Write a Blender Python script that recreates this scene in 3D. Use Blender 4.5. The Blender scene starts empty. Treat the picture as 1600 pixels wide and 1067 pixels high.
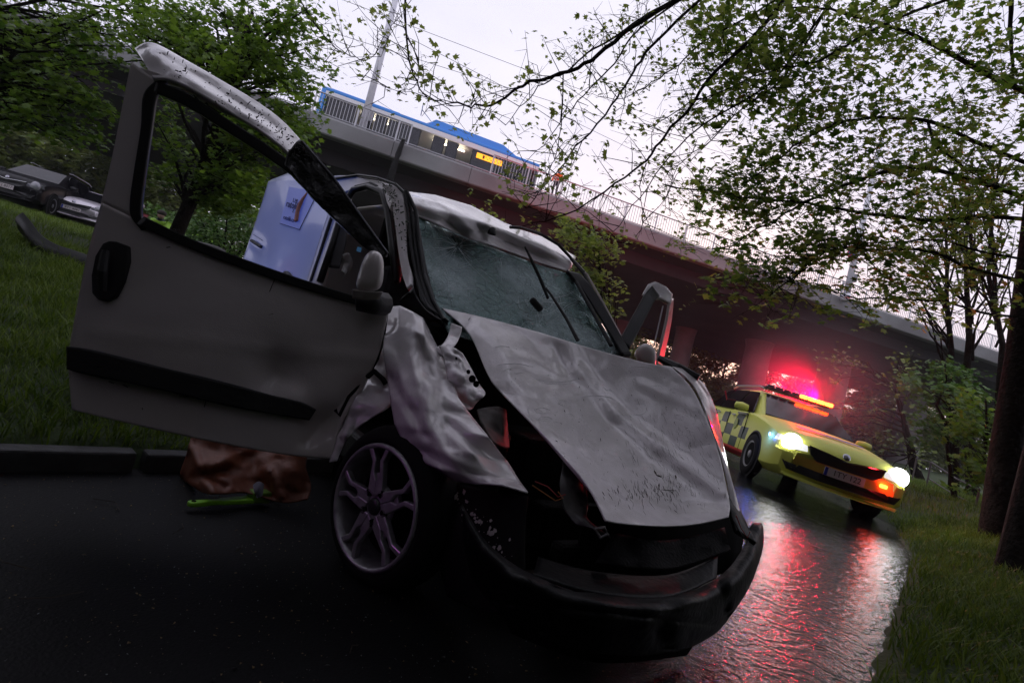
import bpy, bmesh, math, random
import numpy as np
from mathutils import Vector, Matrix, noise as mnoise
random.seed(7); rng = np.random.default_rng(7)
S = bpy.context.scene; COL = S.collection; R = math.radians
# ---------------------------------------------------------------- camera
FPX = 790.0; ROLL = R(14.0); PITCH = R(2.8); CAMZ = 0.9
cam_d = bpy.data.cameras.new('camera'); cam = bpy.data.objects.new('camera', cam_d); COL.objects.link(cam)
cam_d.sensor_width = 36; cam_d.lens = FPX/1600*36; cam_d.clip_start = 0.05; cam_d.clip_end = 2000
Fw = Vector((0, math.cos(PITCH), math.sin(PITCH))); Hh = Vector((1, 0, 0)); Uu = Vector((0, -math.sin(PITCH), math.cos(PITCH)))
cr, sr = math.cos(ROLL), math.sin(ROLL)
Cright = Hh*cr + Uu*sr; Cup = Uu*cr - Hh*sr
m = Matrix((Cright, Cup, -Fw)).transposed().to_4x4(); m.translation = Vector((0, 0, CAMZ)); cam.matrix_world = m
S.camera = cam
# ---------------------------------------------------------------- world, sun, exposure
w = bpy.data.worlds.new('World'); S.world = w; w.use_nodes = True
nt = w.node_tree; nt.nodes.clear()
def wn(t, **k):
    n = nt.nodes.new(t)
    for a, b in k.items(): setattr(n, a, b)
    return n
sky = wn('ShaderNodeTexSky', sky_type='NISHITA', sun_disc=False); sky.sun_elevation = R(4); sky.sun_rotation = R(20); sky.dust_density = 4; sky.air_density = 1.6
tc = wn('ShaderNodeTexCoord'); mp = wn('ShaderNodeMapping'); mp.inputs['Scale'].default_value = (1, 1, 2.6)
nz = wn('ShaderNodeTexNoise'); nz.inputs['Scale'].default_value = 2.2; nz.inputs['Detail'].default_value = 4
cr1 = wn('ShaderNodeValToRGB'); cr1.color_ramp.elements[0].color = (0.86, 0.84, 1.06, 1); cr1.color_ramp.elements[1].color = (1.02, 0.99, 1.12, 1)
cr1.color_ramp.elements[0].position = .35; cr1.color_ramp.elements[1].position = .7
sc = wn('ShaderNodeVectorMath', operation='SCALE'); sc.inputs['Scale'].default_value = 0.05
ad = wn('ShaderNodeVectorMath', operation='ADD'); bg = wn('ShaderNodeBackground'); wo = wn('ShaderNodeOutputWorld')
L = nt.links.new
L(tc.outputs['Generated'], mp.inputs[0]); L(mp.outputs[0], nz.inputs[0]); L(nz.outputs[0], cr1.inputs[0])
L(sky.outputs[0], sc.inputs[0]); L(sc.outputs[0], ad.inputs[0]); L(cr1.outputs[0], ad.inputs[1])
L(ad.outputs[0], bg.inputs[0]); bg.inputs[1].default_value = 1.0; L(bg.outputs[0], wo.inputs[0])
S.view_settings.view_transform = 'Standard'; S.view_settings.look = 'None'; S.view_settings.exposure = -0.1; S.view_settings.gamma = 1
S.view_settings.use_curve_mapping = False
S.cycles.max_bounces = 6; S.cycles.diffuse_bounces = 2; S.cycles.glossy_bounces = 3; S.cycles.transparent_max_bounces = 24
S.cycles.volume_bounces = 0; S.cycles.sample_clamp_indirect = 4; S.cycles.caustics_reflective = False; S.cycles.caustics_refractive = False
S.cycles.use_denoising = True
def lamp(name, kind, loc, energy, color, **k):
    d = bpy.data.lights.new(name, kind); d.energy = energy; d.color = color
    for a, b in k.items(): setattr(d, a, b)
    o = bpy.data.objects.new(name, d); COL.objects.link(o); o.location = loc; return o
sun = lamp('sun', 'SUN', (0, 0, 50), 0.05, (1, .95, 1.0), angle=R(40)); sun.rotation_euler = (R(62), 0, R(-25))
# ---------------------------------------------------------------- viewing geometry used to survey positions
def P(px, py, D):
    dx = px-800; dy = py-533.5; a = dx*cr+dy*sr; b = dx*sr-dy*cr
    d = Fw+Hh*(a/FPX)+Uu*(b/FPX); t = D/d.y
    return Vector((d.x*t, D, CAMZ+d.z*t))
def proj(v):
    q = Vector(v)-Vector((0, 0, CAMZ)); f = q.dot(Fw); a = q.dot(Hh)/f*FPX; b = q.dot(Uu)/f*FPX
    return (a*cr+b*sr+800, a*sr-b*cr+533.5, q.y)
# ---------------------------------------------------------------- materials
MATS = {}
def mat(name, color, rough=.5, metal=0, c2=None, scale=5, bump=0, bscale=None, emit=None, es=0, coat=0, alpha=None, spec=None, rough2=None, detail=4, trans=0, bdist=.02, lo=.35, hi=.65):
    if name in MATS: return MATS[name]
    M = bpy.data.materials.new(name); M.use_nodes = True; n = M.node_tree.nodes; l = M.node_tree.links.new
    b = n['Principled BSDF']; b.inputs['Base Color'].default_value = (*color, 1); b.inputs['Roughness'].default_value = rough; b.inputs['Metallic'].default_value = metal
    if coat: b.inputs['Coat Weight'].default_value = coat; b.inputs['Coat Roughness'].default_value = .08
    if spec is not None: b.inputs['Specular IOR Level'].default_value = spec
    if alpha is not None: b.inputs['Alpha'].default_value = alpha
    if trans: b.inputs['Transmission Weight'].default_value = trans
    if emit: b.inputs['Emission Color'].default_value = (*emit, 1); b.inputs['Emission Strength'].default_value = es
    if c2 or bump or rough2 is not None:
        t = n.new('ShaderNodeTexCoord'); z = n.new('ShaderNodeTexNoise'); z.inputs['Scale'].default_value = scale; z.inputs['Detail'].default_value = detail
        l(t.outputs['Object'], z.inputs['Vector'])
        rp = n.new('ShaderNodeValToRGB'); rp.color_ramp.elements[0].position = lo; rp.color_ramp.elements[1].position = hi
        rp.color_ramp.elements[0].color = (*color, 1); rp.color_ramp.elements[1].color = (*(c2 or color), 1)
        l(z.outputs[0], rp.inputs[0]); l(rp.outputs[0], b.inputs['Base Color'])
        if rough2 is not None:
            mr = n.new('ShaderNodeMapRange'); mr.inputs[1].default_value = lo; mr.inputs[2].default_value = hi; mr.inputs[3].default_value = rough; mr.inputs[4].default_value = rough2
            l(z.outputs[0], mr.inputs[0]); l(mr.outputs[0], b.inputs['Roughness'])
        if bump:
            z2 = n.new('ShaderNodeTexNoise'); z2.inputs['Scale'].default_value = bscale or scale*4; z2.inputs['Detail'].default_value = 5
            l(t.outputs['Object'], z2.inputs['Vector']); bp = n.new('ShaderNodeBump'); bp.inputs['Strength'].default_value = bump; bp.inputs['Distance'].default_value = bdist
            l(z2.outputs[0], bp.inputs['Height']); l(bp.outputs[0], b.inputs['Normal'])
    MATS[name] = M; return M
def lights_up(M, x0=None):
    return M
# ---------------------------------------------------------------- object helpers
def tag(o, label=None, cat=None, group=None, kind=None):
    if label: o['label'] = label
    if cat: o['category'] = cat
    if group: o['group'] = group
    if kind: o['kind'] = kind
    return o
def empty(name, loc=(0, 0, 0), label=None, cat=None, group=None, rot=None):
    o = bpy.data.objects.new(name, None); COL.objects.link(o); o.location = loc; o.empty_display_size = .1
    if rot is not None: o.rotation_euler = rot
    return tag(o, label, cat, group)
def mesh_np(name, V, F, m, parent=None, smooth=False, mats=None, mi=None):
    """V (n,3), F list of arrays (k,nv) or python faces"""
    me = bpy.data.meshes.new(name)
    if isinstance(F, np.ndarray):
        k = F.shape[1]; me.vertices.add(len(V)); me.vertices.foreach_set('co', np.asarray(V, np.float32).ravel())
        me.loops.add(F.size); me.loops.foreach_set('vertex_index', F.astype(np.int32).ravel())
        me.polygons.add(len(F)); me.polygons.foreach_set('loop_start', np.arange(0, F.size, k, dtype=np.int32)); me.update(calc_edges=True)
    else:
        me.from_pydata([tuple(v) for v in V], [], F)
    for q in (mats or [m]): me.materials.append(q)
    if mi is not None: me.polygons.foreach_set('material_index', np.asarray(mi, np.int32))
    if smooth: me.polygons.foreach_set('use_smooth', np.ones(len(me.polygons), bool))
    me.update()
    o = bpy.data.objects.new(name, me); COL.objects.link(o)
    if parent: o.parent = parent
    return o
class MB:
    """collects simple solids, builds one mesh object"""
    def __init__(s): s.v = []; s.f = []
    def add(s, V, F):
        n = len(s.v); s.v += [Vector(q) for q in V]; s.f += [tuple(i+n for i in q) for q in F]; return s
    def box(s, c, d, M=None, bev=0):
        x, y, z = (d[0]/2, d[1]/2, d[2]/2); c = Vector(c)
        V = [Vector((i*x, j*y, k*z)) for k in (-1, 1) for j in (-1, 1) for i in (-1, 1)]
        if M is not None: V = [M @ q for q in V]
        return s.add([c+q for q in V], [(0, 2, 3, 1), (4, 5, 7, 6), (0, 1, 5, 4), (2, 6, 7, 3), (0, 4, 6, 2), (1, 3, 7, 5)])
    def tube(s, pts, r, n=8, cap=True):
        pts = [Vector(p) for p in pts]; rs = r if isinstance(r, (list, tuple)) else [r]*len(pts); V = []; F = []; up = None
        for i, p in enumerate(pts):
            t = (pts[min(i+1, len(pts)-1)]-pts[max(i-1, 0)])
            t = t.normalized() if t.length > 1e-9 else Vector((0, 0, 1))
            if up is None: up = Vector((0, 0, 1)) if abs(t.z) < .9 else Vector((1, 0, 0))
            a = t.cross(up); a = a.normalized() if a.length > 1e-6 else Vector((1, 0, 0)); b = a.cross(t).normalized(); up = b
            for k in range(n):
                q = 2*math.pi*k/n; V.append(p+(a*math.cos(q)+b*math.sin(q))*rs[i])
        for i in range(len(pts)-1):
            for k in range(n): F.append((i*n+k, i*n+(k+1) % n, (i+1)*n+(k+1) % n, (i+1)*n+k))
        if cap: F.append(tuple(range(n-1, -1, -1))); F.append(tuple(range((len(pts)-1)*n, len(pts)*n)))
        return s.add(V, F)
    def prism(s, poly, h, M=None):
        """poly: list of (x,y) in the local xy plane, extruded +z by h, placed by matrix M"""
        n = len(poly); V = [Vector((x, y, 0)) for x, y in poly]+[Vector((x, y, h)) for x, y in poly]
        if M is not None: V = [M @ q for q in V]
        return s.add(V, [tuple(range(n-1, -1, -1)), tuple(range(n, 2*n))]+[(i, (i+1) % n, n+(i+1) % n, n+i) for i in range(n)])
    def lathe(s, prof, n=24, M=None):
        V = []; F = []
        for r_, z in prof:
            for k in range(n):
                a = 2*math.pi*k/n; q = Vector((r_*math.cos(a), r_*math.sin(a), z)); V.append(M @ q if M is not None else q)
        for i in range(len(prof)-1):
            for k in range(n): F.append((i*n+k, i*n+(k+1) % n, (i+1)*n+(k+1) % n, (i+1)*n+k))
        return s.add(V, F)
    def build(s, name, m, parent=None, smooth=False, bev=0, seg=2):
        o = mesh_np(name, s.v, s.f, m, parent, smooth)
        if bev:
            b = o.modifiers.new('bevel', 'BEVEL'); b.width = bev; b.segments = seg; b.limit_method = 'ANGLE'
        return o
def cm(p0, p1, p2, p3, t):
    return .5*((2*p1)+(-p0+p2)*t+(2*p0-5*p1+4*p2-p3)*t*t+(-p0+3*p1-3*p2+p3)*t**3)
def up1(A, k, crisp=False):
    """upsample array A (n,m,c) along axis 0 by k, catmull-rom or linear"""
    n = len(A); out = []
    for i in range(n-1):
        p0 = A[max(i-1, 0)]; p1 = A[i]; p2 = A[i+1]; p3 = A[min(i+2, n-1)]
        for j in range(k):
            t = j/k; out.append(p1*(1-t)+p2*t if crisp else cm(p0, p1, p2, p3, t))
    out.append(A[-1]); return np.array(out)
def fbm(v, s, o=3, seed=0.0):
    t = 0; a = 1
    for i in range(o):
        t += a*mnoise.noise(Vector((v[0]*s+seed, v[1]*s-seed, v[2]*s+seed*.7))); s *= 2.1; a *= .5
    return t
def rid(v, s, seed=0.0):
    return 1-2*abs(mnoise.noise(Vector((v[0]*s+seed, v[1]*s+seed, v[2]*s))))
def patch(name, rows, m, parent=None, k=6, thick=.004, amp=0, sc_=4, ramp=0, rs=4, dents=(), crisp=False, smooth=True, seed=0, crease=(), flat3d=False, kj=None, jit=0):
    """panel of sheet metal through surveyed points (photo x, photo y, distance); crumples displace it in depth"""
    A = np.array(rows, float)
    if jit: A[1:-1, :, 2] += np.random.default_rng(int(seed*10)+1).normal(0, jit, A[1:-1, :, 2].shape)
    A = up1(A, k, crisp); A = up1(A.transpose(1, 0, 2), kj or k, crisp).transpose(1, 0, 2)
    n, q, _ = A.shape; V = []
    for i in range(n):
        for j in range(q):
            px, py, D = A[i, j]
            if flat3d: v = Vector((px, py, D)); px, py, dd = proj(v); D0 = dd; D = dd
            else: v = P(px, py, D)
            dd = 0
            if amp: dd += amp*fbm(v, sc_, 3, seed)
            if ramp: dd += ramp*rid(v, rs, seed+3.3)
            for (cx, cy, r_, h) in dents:
                e = ((px-cx)**2+(py-cy)**2)/(r_*r_)
                if e < 6: dd += h*math.exp(-e*1.5)
            for (x0, y0, x1, y1, wd, h) in crease:
                lx, ly = x1-x0, y1-y0; tt = max(0, min(1, ((px-x0)*lx+(py-y0)*ly)/(lx*lx+ly*ly)))
                d_ = math.hypot(px-x0-tt*lx, py-y0-tt*ly)
                if d_ < wd: dd += h*(1-d_/wd)
            V.append(P(px, py, D+dd) if not flat3d or dd else v)
    idx = np.arange(n*q).reshape(n, q)
    F = np.stack([idx[:-1, :-1], idx[1:, :-1], idx[1:, 1:], idx[:-1, 1:]], -1).reshape(-1, 4)
    o = mesh_np(name, np.array([tuple(v) for v in V]), F, m, parent, smooth)
    if thick:
        s = o.modifiers.new('thickness', 'SOLIDIFY'); s.thickness = thick; s.offset = 0
    return o
def pl3(p, n, px, py):
    """distance at which the sight line through a photo point meets the plane (p, n)"""
    o_ = Vector((0, 0, CAMZ)); d = P(px, py, 1.0)-o_; t = (p-o_).dot(n)/d.dot(n); return t
def text(name, body, size, M, m, parent=None, extrude=.001, align='CENTER'):
    c = bpy.data.curves.new(name, 'FONT'); c.body = body; c.size = size; c.extrude = extrude; c.align_x = align; c.align_y = 'CENTER'; c.resolution_u = 2
    t = bpy.data.objects.new(name+'_tmp', c); COL.objects.link(t); bpy.context.view_layer.update()
    me = bpy.data.meshes.new_from_object(t.evaluated_get(bpy.context.evaluated_depsgraph_get())); bpy.data.objects.remove(t)
    me.transform(M); me.materials.clear(); me.materials.append(m)
    o = bpy.data.objects.new(name, me); COL.objects.link(o); o.parent = parent; return o
def frame(x, y, z, loc):
    M = Matrix((Vector(x).normalized(), Vector(y).normalized(), Vector(z).normalized())).transposed().to_4x4(); M.translation = Vector(loc); return M
def copy_tree(o, parent=None, top=True):
    c = o.copy(); COL.objects.link(c)
    if parent: c.parent = parent
    for ch in o.children: copy_tree(ch, c, False)
    return c
# ---------------------------------------------------------------- shared materials
M_paint = mat('van_paint', (.62, .565, .56), .36, c2=(.53, .48, .46), scale=2.3, coat=.6, bump=.04, bscale=30, rough2=.46)
M_paint_scratched = mat('van_paint_scratched', (.76, .71, .74), .24, c2=(.64, .60, .61), scale=9, coat=.8, bump=.35, bscale=9, rough2=.46, bdist=.006)
M_black = mat('black_plastic', (.006, .006, .007), .55, c2=(.010, .010, .010), scale=8, bump=.15, bscale=60)
def droplets(M, scale=190, strength=.35):
    n = M.node_tree.nodes; l = M.node_tree.links.new; b = n['Principled BSDF']; t = n.new('ShaderNodeTexCoord'); v = n.new('ShaderNodeTexVoronoi'); v.inputs['Scale'].default_value = scale; l(t.outputs['Object'], v.inputs['Vector'])
    r_ = n.new('ShaderNodeMapRange'); r_.inputs[1].default_value = .05; r_.inputs[2].default_value = .32; r_.inputs[3].default_value = 1; r_.inputs[4].default_value = 0; l(v.outputs['Distance'], r_.inputs[0])
    bp = n.new('ShaderNodeBump'); bp.inputs['Strength'].default_value = strength; bp.inputs['Distance'].default_value = .002; l(r_.outputs[0], bp.inputs['Height'])
    if b.inputs['Normal'].links: l(b.inputs['Normal'].links[0].from_socket, bp.inputs['Normal'])
    l(bp.outputs[0], b.inputs['Normal'])
droplets(M_paint); droplets(M_paint_scratched)
M_rubber = mat('rubber', (.006, .006, .006), .8, spec=.2)
M_trim = mat('black_gloss_trim', (.005, .005, .007), .38, spec=.3, bump=.1, scale=30)
M_dark = mat('dark_cavity', (.004, .004, .004), .9, spec=.1)
M_steel = mat('bare_steel', (.25, .25, .26), .45, metal=.8, c2=(.12, .11, .1), scale=12, bump=.2)
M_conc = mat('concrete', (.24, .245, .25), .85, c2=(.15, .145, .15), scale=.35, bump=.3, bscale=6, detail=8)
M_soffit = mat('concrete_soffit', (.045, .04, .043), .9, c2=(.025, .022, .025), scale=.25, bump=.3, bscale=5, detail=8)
M_rail = mat('galvanised_rail', (.45, .45, .48), .45, metal=.6)
M_bark = mat('bark', (.020, .016, .013), .9, spec=.08, c2=(.010, .008, .007), scale=9, bump=.9, bscale=22, bdist=.03)
def foliage(name, c1, c2, c3=None, tr=.35):
    M = bpy.data.materials.new(name); M.use_nodes = True; n = M.node_tree.nodes; l = M.node_tree.links.new; n.clear()
    g = n.new('ShaderNodeNewGeometry'); t = n.new('ShaderNodeTexCoord'); z = n.new('ShaderNodeTexNoise'); z.inputs['Scale'].default_value = .9; z.inputs['Detail'].default_value = 3
    l(t.outputs['Object'], z.inputs[0]); mx = n.new('ShaderNodeMath'); mx.operation = 'MULTIPLY_ADD'; mx.inputs[1].default_value = .45; l(g.outputs['Random Per Island'], mx.inputs[0])
    l(z.outputs[0], mx.inputs[2]); rp = n.new('ShaderNodeValToRGB'); rp.color_ramp.elements[0].position = .4; rp.color_ramp.elements[1].position = .95
    rp.color_ramp.elements[0].color = (*c1, 1); rp.color_ramp.elements[1].color = (*c2, 1); l(mx.outputs[0], rp.inputs[0])
    d = n.new('ShaderNodeBsdfPrincipled'); d.inputs['Roughness'].default_value = .5; d.inputs['Specular IOR Level'].default_value = .4; l(rp.outputs[0], d.inputs['Base Color'])
    tr_ = n.new('ShaderNodeBsdfTranslucent'); l(rp.outputs[0], tr_.inputs[0]); ms = n.new('ShaderNodeMixShader'); ms.inputs[0].default_value = tr
    l(d.outputs[0], ms.inputs[1]); l(tr_.outputs[0], ms.inputs[2]); o = n.new('ShaderNodeOutputMaterial'); l(ms.outputs[0], o.inputs[0]); return M
M_leaf = foliage('maple_leaf', (.05, .12, .013), (.20, .32, .032), tr=.5)
M_leafy = foliage('young_leaf', (.13, .20, .03), (.38, .45, .09), tr=.55)
M_shade = foliage('shade_leaf', (.035, .05, .025), (.09, .11, .055), tr=.3)  # greyer leaf for the added shade trees, cuts their green bounce light
M_bush = foliage('shrub_leaf', (.04, .11, .02), (.13, .24, .04))
M_far = foliage('distant_leaf', (.06, .10, .015), (.22, .27, .05))
M_grass = foliage('grass_blade', (.038, .085, .008), (.17, .25, .022), tr=.4)
# ================================================================ GROUND
CL = np.array([(-14, -13.5), (-5.77, -4.18), (-.49, 1.82), (3.2, 6.0), (4.6, 8.0), (5.7, 11.2), (6.9, 15.5), (8.6, 22), (11, 31), (16, 50), (24, 80), (32, 110)], float)
HW = 1.325; SH = .155
def path_dist(X, Y):
    """signed lateral distance to the path centreline (+ right) and height profile"""
    best = np.full(X.shape, 1e9); sgn = np.zeros(X.shape)
    for (x0, y0), (x1, y1) in zip(CL[:-1], CL[1:]):
        lx, ly = x1-x0, y1-y0; L2 = lx*lx+ly*ly; t = np.clip(((X-x0)*lx+(Y-y0)*ly)/L2, 0, 1)
        dx = X-x0-t*lx; dy = Y-y0-t*ly; d = np.hypot(dx, dy); s = (dx*ly-dy*lx)/math.sqrt(L2)
        k = d < best; best = np.where(k, d, best); sgn = np.where(k, np.sign(s)*d, sgn)
    return sgn-SH
def sst(a, b, x): t = np.clip((x-a)/(b-a), 0, 1); return t*t*(3-2*t)
def gz(X, Y):
    X = np.asarray(X, float); Y = np.asarray(Y, float); s = path_dist(X, Y)
    far = sst(4.5, 6.8, Y)*(1-sst(14, 24, Y)); zc = -.075*np.clip(s, -HW, HW)*far
    lf = np.maximum(-s-HW, 0); rt = np.maximum(s-HW, 0)
    bumps = .03*np.sin(X*2.1+Y*1.3)*np.sin(Y*1.7-X*.6)
    zl = np.where(lf > 0, .085*sst(.05, .16, lf)+np.minimum(.1*np.minimum(lf, 10)+.07*np.maximum(lf-10, 0), 2.12)+bumps*np.minimum(lf, 1), 0)
    zr = np.where(rt > 0, .02+.26*np.minimum(rt, 1.6)+.02*np.clip(rt-1.6, 0, 20)+bumps*np.minimum(rt, 1), 0)
    return zc+zl+zr+.11*sst(4, 7.2, Y)
def g1(x, y): return float(gz(x, y))
def G(px, py, off=0):
    """where the sight line through a photo point meets the ground"""
    o_ = Vector((0, 0, CAMZ)); d = P(px, py, 1.0)-o_
    t = .5
    while t < 120:
        q = o_+d*t
        if q.z <= g1(q.x, q.y)+off: return q
        t *= 1.01
    return q
def wet(name, c1, c2, r1, r2, bump, bsc):
    M = mat(name, c1, r1, c2=c2, scale=1.1, bump=bump, bscale=bsc, rough2=r2, detail=6, spec=.6, bdist=.006)
    n = M.node_tree.nodes; l = M.node_tree.links.new; b = n['Principled BSDF']
    # second, long ripple layer as of thin running water
    t = n.new('ShaderNodeTexCoord'); wv = n.new('ShaderNodeTexWave'); wv.wave_type = 'RINGS'; wv.inputs['Scale'].default_value = 3.4; wv.inputs['Distortion'].default_value = 16; wv.inputs['Detail'].default_value = 3; wv.inputs['Detail Scale'].default_value = 1.6
    l(t.outputs['Object'], wv.inputs[0]); bp = n.new('ShaderNodeBump'); bp.inputs['Distance'].default_value = .006
    sx_ = n.new('ShaderNodeSeparateXYZ'); l(t.outputs['Object'], sx_.inputs[0]); pm = n.new('ShaderNodeMapRange'); pm.inputs[1].default_value = .3; pm.inputs[2].default_value = 1.5; pm.inputs[3].default_value = 0; pm.inputs[4].default_value = .34
    l(sx_.outputs[0], pm.inputs[0]); l(pm.outputs[0], bp.inputs['Strength'])
    dry = n.new('ShaderNodeMapRange'); dry.inputs[1].default_value = .1; dry.inputs[2].default_value = 1.1; dry.inputs[3].default_value = .5; dry.inputs[4].default_value = 0; l(sx_.outputs[0], dry.inputs[0])
    ra = n.new('ShaderNodeMath'); ra.operation = 'ADD'; rl = b.inputs['Roughness'].links[0].from_socket; l(rl, ra.inputs[0]); l(dry.outputs[0], ra.inputs[1]); l(ra.outputs[0], b.inputs['Roughness'])
    sp_ = n.new('ShaderNodeMapRange'); sp_.inputs[1].default_value = .1; sp_.inputs[2].default_value = 1.1; sp_.inputs[3].default_value = .12; sp_.inputs[4].default_value = .34; l(sx_.outputs[0], sp_.inputs[0]); l(sp_.outputs[0], b.inputs['Specular IOR Level'])
    l(wv.outputs['Fac'], bp.inputs['Height'])
    old = b.inputs['Normal'].links[0].from_node; l(old.outputs[0], bp.inputs['Normal']); l(bp.outputs[0], b.inputs['Normal']); return M
M_asph = wet('wet_asphalt', (.004, .004, .0045), (.009, .009, .010), .03, .08, .35, 120)
M_soil = mat('soil_turf', (.018, .035, .006), .9, c2=(.035, .06, .010), scale=3, bump=.6, bscale=30)
def gridmesh(name, xs, ys, m, dz=0, kind=None):
    X, Y = np.meshgrid(xs, ys, indexing='ij'); Z = gz(X, Y)+dz; s = path_dist(X, Y); Z = Z-.05*(1-sst(HW-.10, HW+.06+.05*np.sin(X*7)*np.sin(Y*5+X*3), np.abs(s)))
    V = np.stack([X, Y, Z], -1).reshape(-1, 3); n, q = X.shape; idx = np.arange(n*q).reshape(n, q)
    F = np.stack([idx[:-1, :-1], idx[1:, :-1], idx[1:, 1:], idx[:-1, 1:]], -1).reshape(-1, 4)
    return mesh_np(name, V, F, m, None, True)
def warp(n, near, farr):
    t = np.linspace(-1, 1, n); return np.sign(t)*(near*np.abs(t)+farr*np.abs(t)**4)
ground = gridmesh('ground', warp(420, 14, 260), warp(420, 14, 260)+3, M_soil); tag(ground, kind='structure')
# path strip
cs = []
for (a, b) in zip(CL[:-1], CL[1:]):
    nn = max(2, int(np.hypot(*(b-a))/.25)); cs += [a+(b-a)*t for t in np.linspace(0, 1, nn, endpoint=False)]
cs.append(CL[-1]); cs = np.array(cs)
for _ in range(12): cs[1:-1] = (cs[:-2]+cs[2:]+2*cs[1:-1])/4
tg = np.gradient(cs, axis=0); tg /= np.linalg.norm(tg, axis=1)[:, None]; nr = np.stack([tg[:, 1], -tg[:, 0]], 1)
lat = np.linspace(-HW-.06, HW+.15, 13)+SH; PX = cs[:, None, :]+nr[:, None, :]*lat[None, :, None]
sdist = path_dist(PX[..., 0], PX[..., 1]); farm = sst(4.5, 6.8, PX[..., 1])*(1-sst(14, 24, PX[..., 1]))
PZ = -.075*np.clip(sdist, -HW, HW)*farm+.006+.11*sst(4, 7.2, PX[..., 1])
V = np.concatenate([PX, PZ[..., None]], -1).reshape(-1, 3); n_, q_ = PZ.shape; idx = np.arange(n_*q_).reshape(n_, q_)
F = np.stack([idx[:-1, :-1], idx[:-1, 1:], idx[1:, 1:], idx[1:, :-1]], -1).reshape(-1, 4)
pathway = mesh_np('path', V, F, M_asph, None, True); tag(pathway, kind='structure')
# kerb stones along the left edge
M_kerb = mat('kerb_concrete', (.05, .05, .05), .6, c2=(.025, .025, .025), scale=6, bump=.4, rough2=.7)
kerb = empty('kerb', (0, 0, 0)); tag(kerb, kind='structure')
base_k = None
acc = 0; seg = np.linalg.norm(np.diff(cs, axis=0), axis=1); arc = np.concatenate([[0], np.cumsum(seg)])
for s0 in np.arange(12, 30, 1.0):
    i = int(np.searchsorted(arc, s0+.5)); p = cs[i]-nr[i]*(HW+.05-SH); ang = math.atan2(tg[i][1], tg[i][0])
    if base_k is None: base_k = MB().box((0, 0, 0), (.985, .10, .24)).build('kerb_stone', M_kerb, kerb, bev=.012); o = base_k
    else: o = base_k.copy(); COL.objects.link(o)
    o.parent = kerb; o.location = (p[0], p[1], -.028+.11*float(sst(4, 7.2, p[1]))+.004*math.sin(i)); o.rotation_euler = (0, .004*math.cos(i), ang)
# ---------------------------------------------------------------- grass blades
def blades(n, cx, cy, rx, ry, h0, h1, name, seed):
    r_ = np.random.default_rng(seed); X = cx+rx*(r_.random(n)*2-1); Y = cy+ry*(r_.random(n)*2-1)
    s = path_dist(X, Y); k = (s < -HW-.12) | (s > HW+.02+.25*r_.random(n)**2*(1+0*s)); X, Y = X[k], Y[k]; n = len(X); Z = gz(X, Y)-.01
    cl = np.sin(X*5+np.sin(Y*4))*np.sin(Y*6+X); h = (h0+(h1-h0)*r_.random(n))*(1+.35*cl); a = r_.random(n)*6.283; w_ = .0025+.003*r_.random(n)
    lean = h*(.3+.9*r_.random(n)); la = a+1.57+r_.normal(0, .4, n)
    b = np.stack([X, Y, Z], 1); dx = np.stack([np.cos(a)*w_, np.sin(a)*w_, 0*w_], 1)
    mid = b+np.stack([np.cos(la)*lean*.35, np.sin(la)*lean*.35, h*.6], 1); tip = b+np.stack([np.cos(la)*lean, np.sin(la)*lean, h], 1)
    V = np.stack([b-dx, b+dx, mid+dx*.8, mid-dx*.8, tip], 1).reshape(-1, 3); i = np.arange(n)[:, None]*5
    F = np.concatenate([i+np.array([[0, 1, 2]]), i+np.array([[0, 2, 3]]), i+np.array([[3, 2, 4]])], 0)
    o = mesh_np(name, V, F, M_grass, None, False); return tag(o, 'short wet grass growing on the banks beside the path', 'grass', None, 'stuff')
blades(90000, -4.2, 4.2, 3.6, 3.4, .04, .12, 'grass', 3)
blades(60000, -11, 10, 8, 8, .07, .16, 'grass', 4)
blades(45000, -1.5, 9.5, 5, 5, .07, .16, 'grass', 8)
blades(90000, 4.6, 4.2, 3.2, 3.4, .04, .12, 'grass', 5)
blades(40000, 10, 11, 5, 5, .06, .15, 'grass', 6)
# ---------------------------------------------------------------- litter: twigs, seeds, glass grit
def grit(n, name, m, label, cat, cx, cy, rx, ry, s0, s1, seed):
    r_ = np.random.default_rng(seed); X = cx+rx*(r_.random(n)*2-1); Y = cy+ry*(r_.random(n)*2-1); s = path_dist(X, Y); k = np.abs(s) < HW-.02; X, Y, s = X[k], Y[k], s[k]; n = len(X)
    fm = sst(4.5, 6.8, Y)*(1-sst(14, 24, Y)); Z = -.075*s*fm+.009+.11*sst(4, 7.2, Y)
    sz = s0+(s1-s0)*r_.random(n)**2; c = np.stack([X, Y, Z+sz*.3], 1)
    d = r_.normal(0, 1, (n, 4, 3)); d /= np.linalg.norm(d, axis=2)[..., None]; d[..., 2] *= .4; V = (c[:, None, :]+d*sz[:, None, None]).reshape(-1, 3); i = np.arange(n)[:, None]*4
    F = np.concatenate([i+np.array([q]) for q in ((0, 1, 2), (0, 3, 1), (1, 3, 2), (0, 2, 3))], 0)
    return tag(mesh_np(name, V, F, m), label, cat, None, 'stuff')
grit(9000, 'grit', mat('pale_grit', (.22, .2, .18), .4), 'small pale chips and grit scattered over the dark wet path', 'debris', 0, 2, 3, 2.4, .001, .004, 11)
grit(6000, 'leaf_litter', mat('leaf_litter', (.34, .23, .10), .6), 'brown bud scales and leaf bits lying on the wet path', 'litter', 0, 2.4, 3, 2.6, .002, .007, 12)
grit(420, 'glass_crumbs', mat('glass_crumb', (.45, .52, .52), .08, coat=1), 'glittering crumbs of broken glass strewn round the front of the van', 'glass', .2, 1.4, 1.2, .8, .002, .005, 13)
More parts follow.
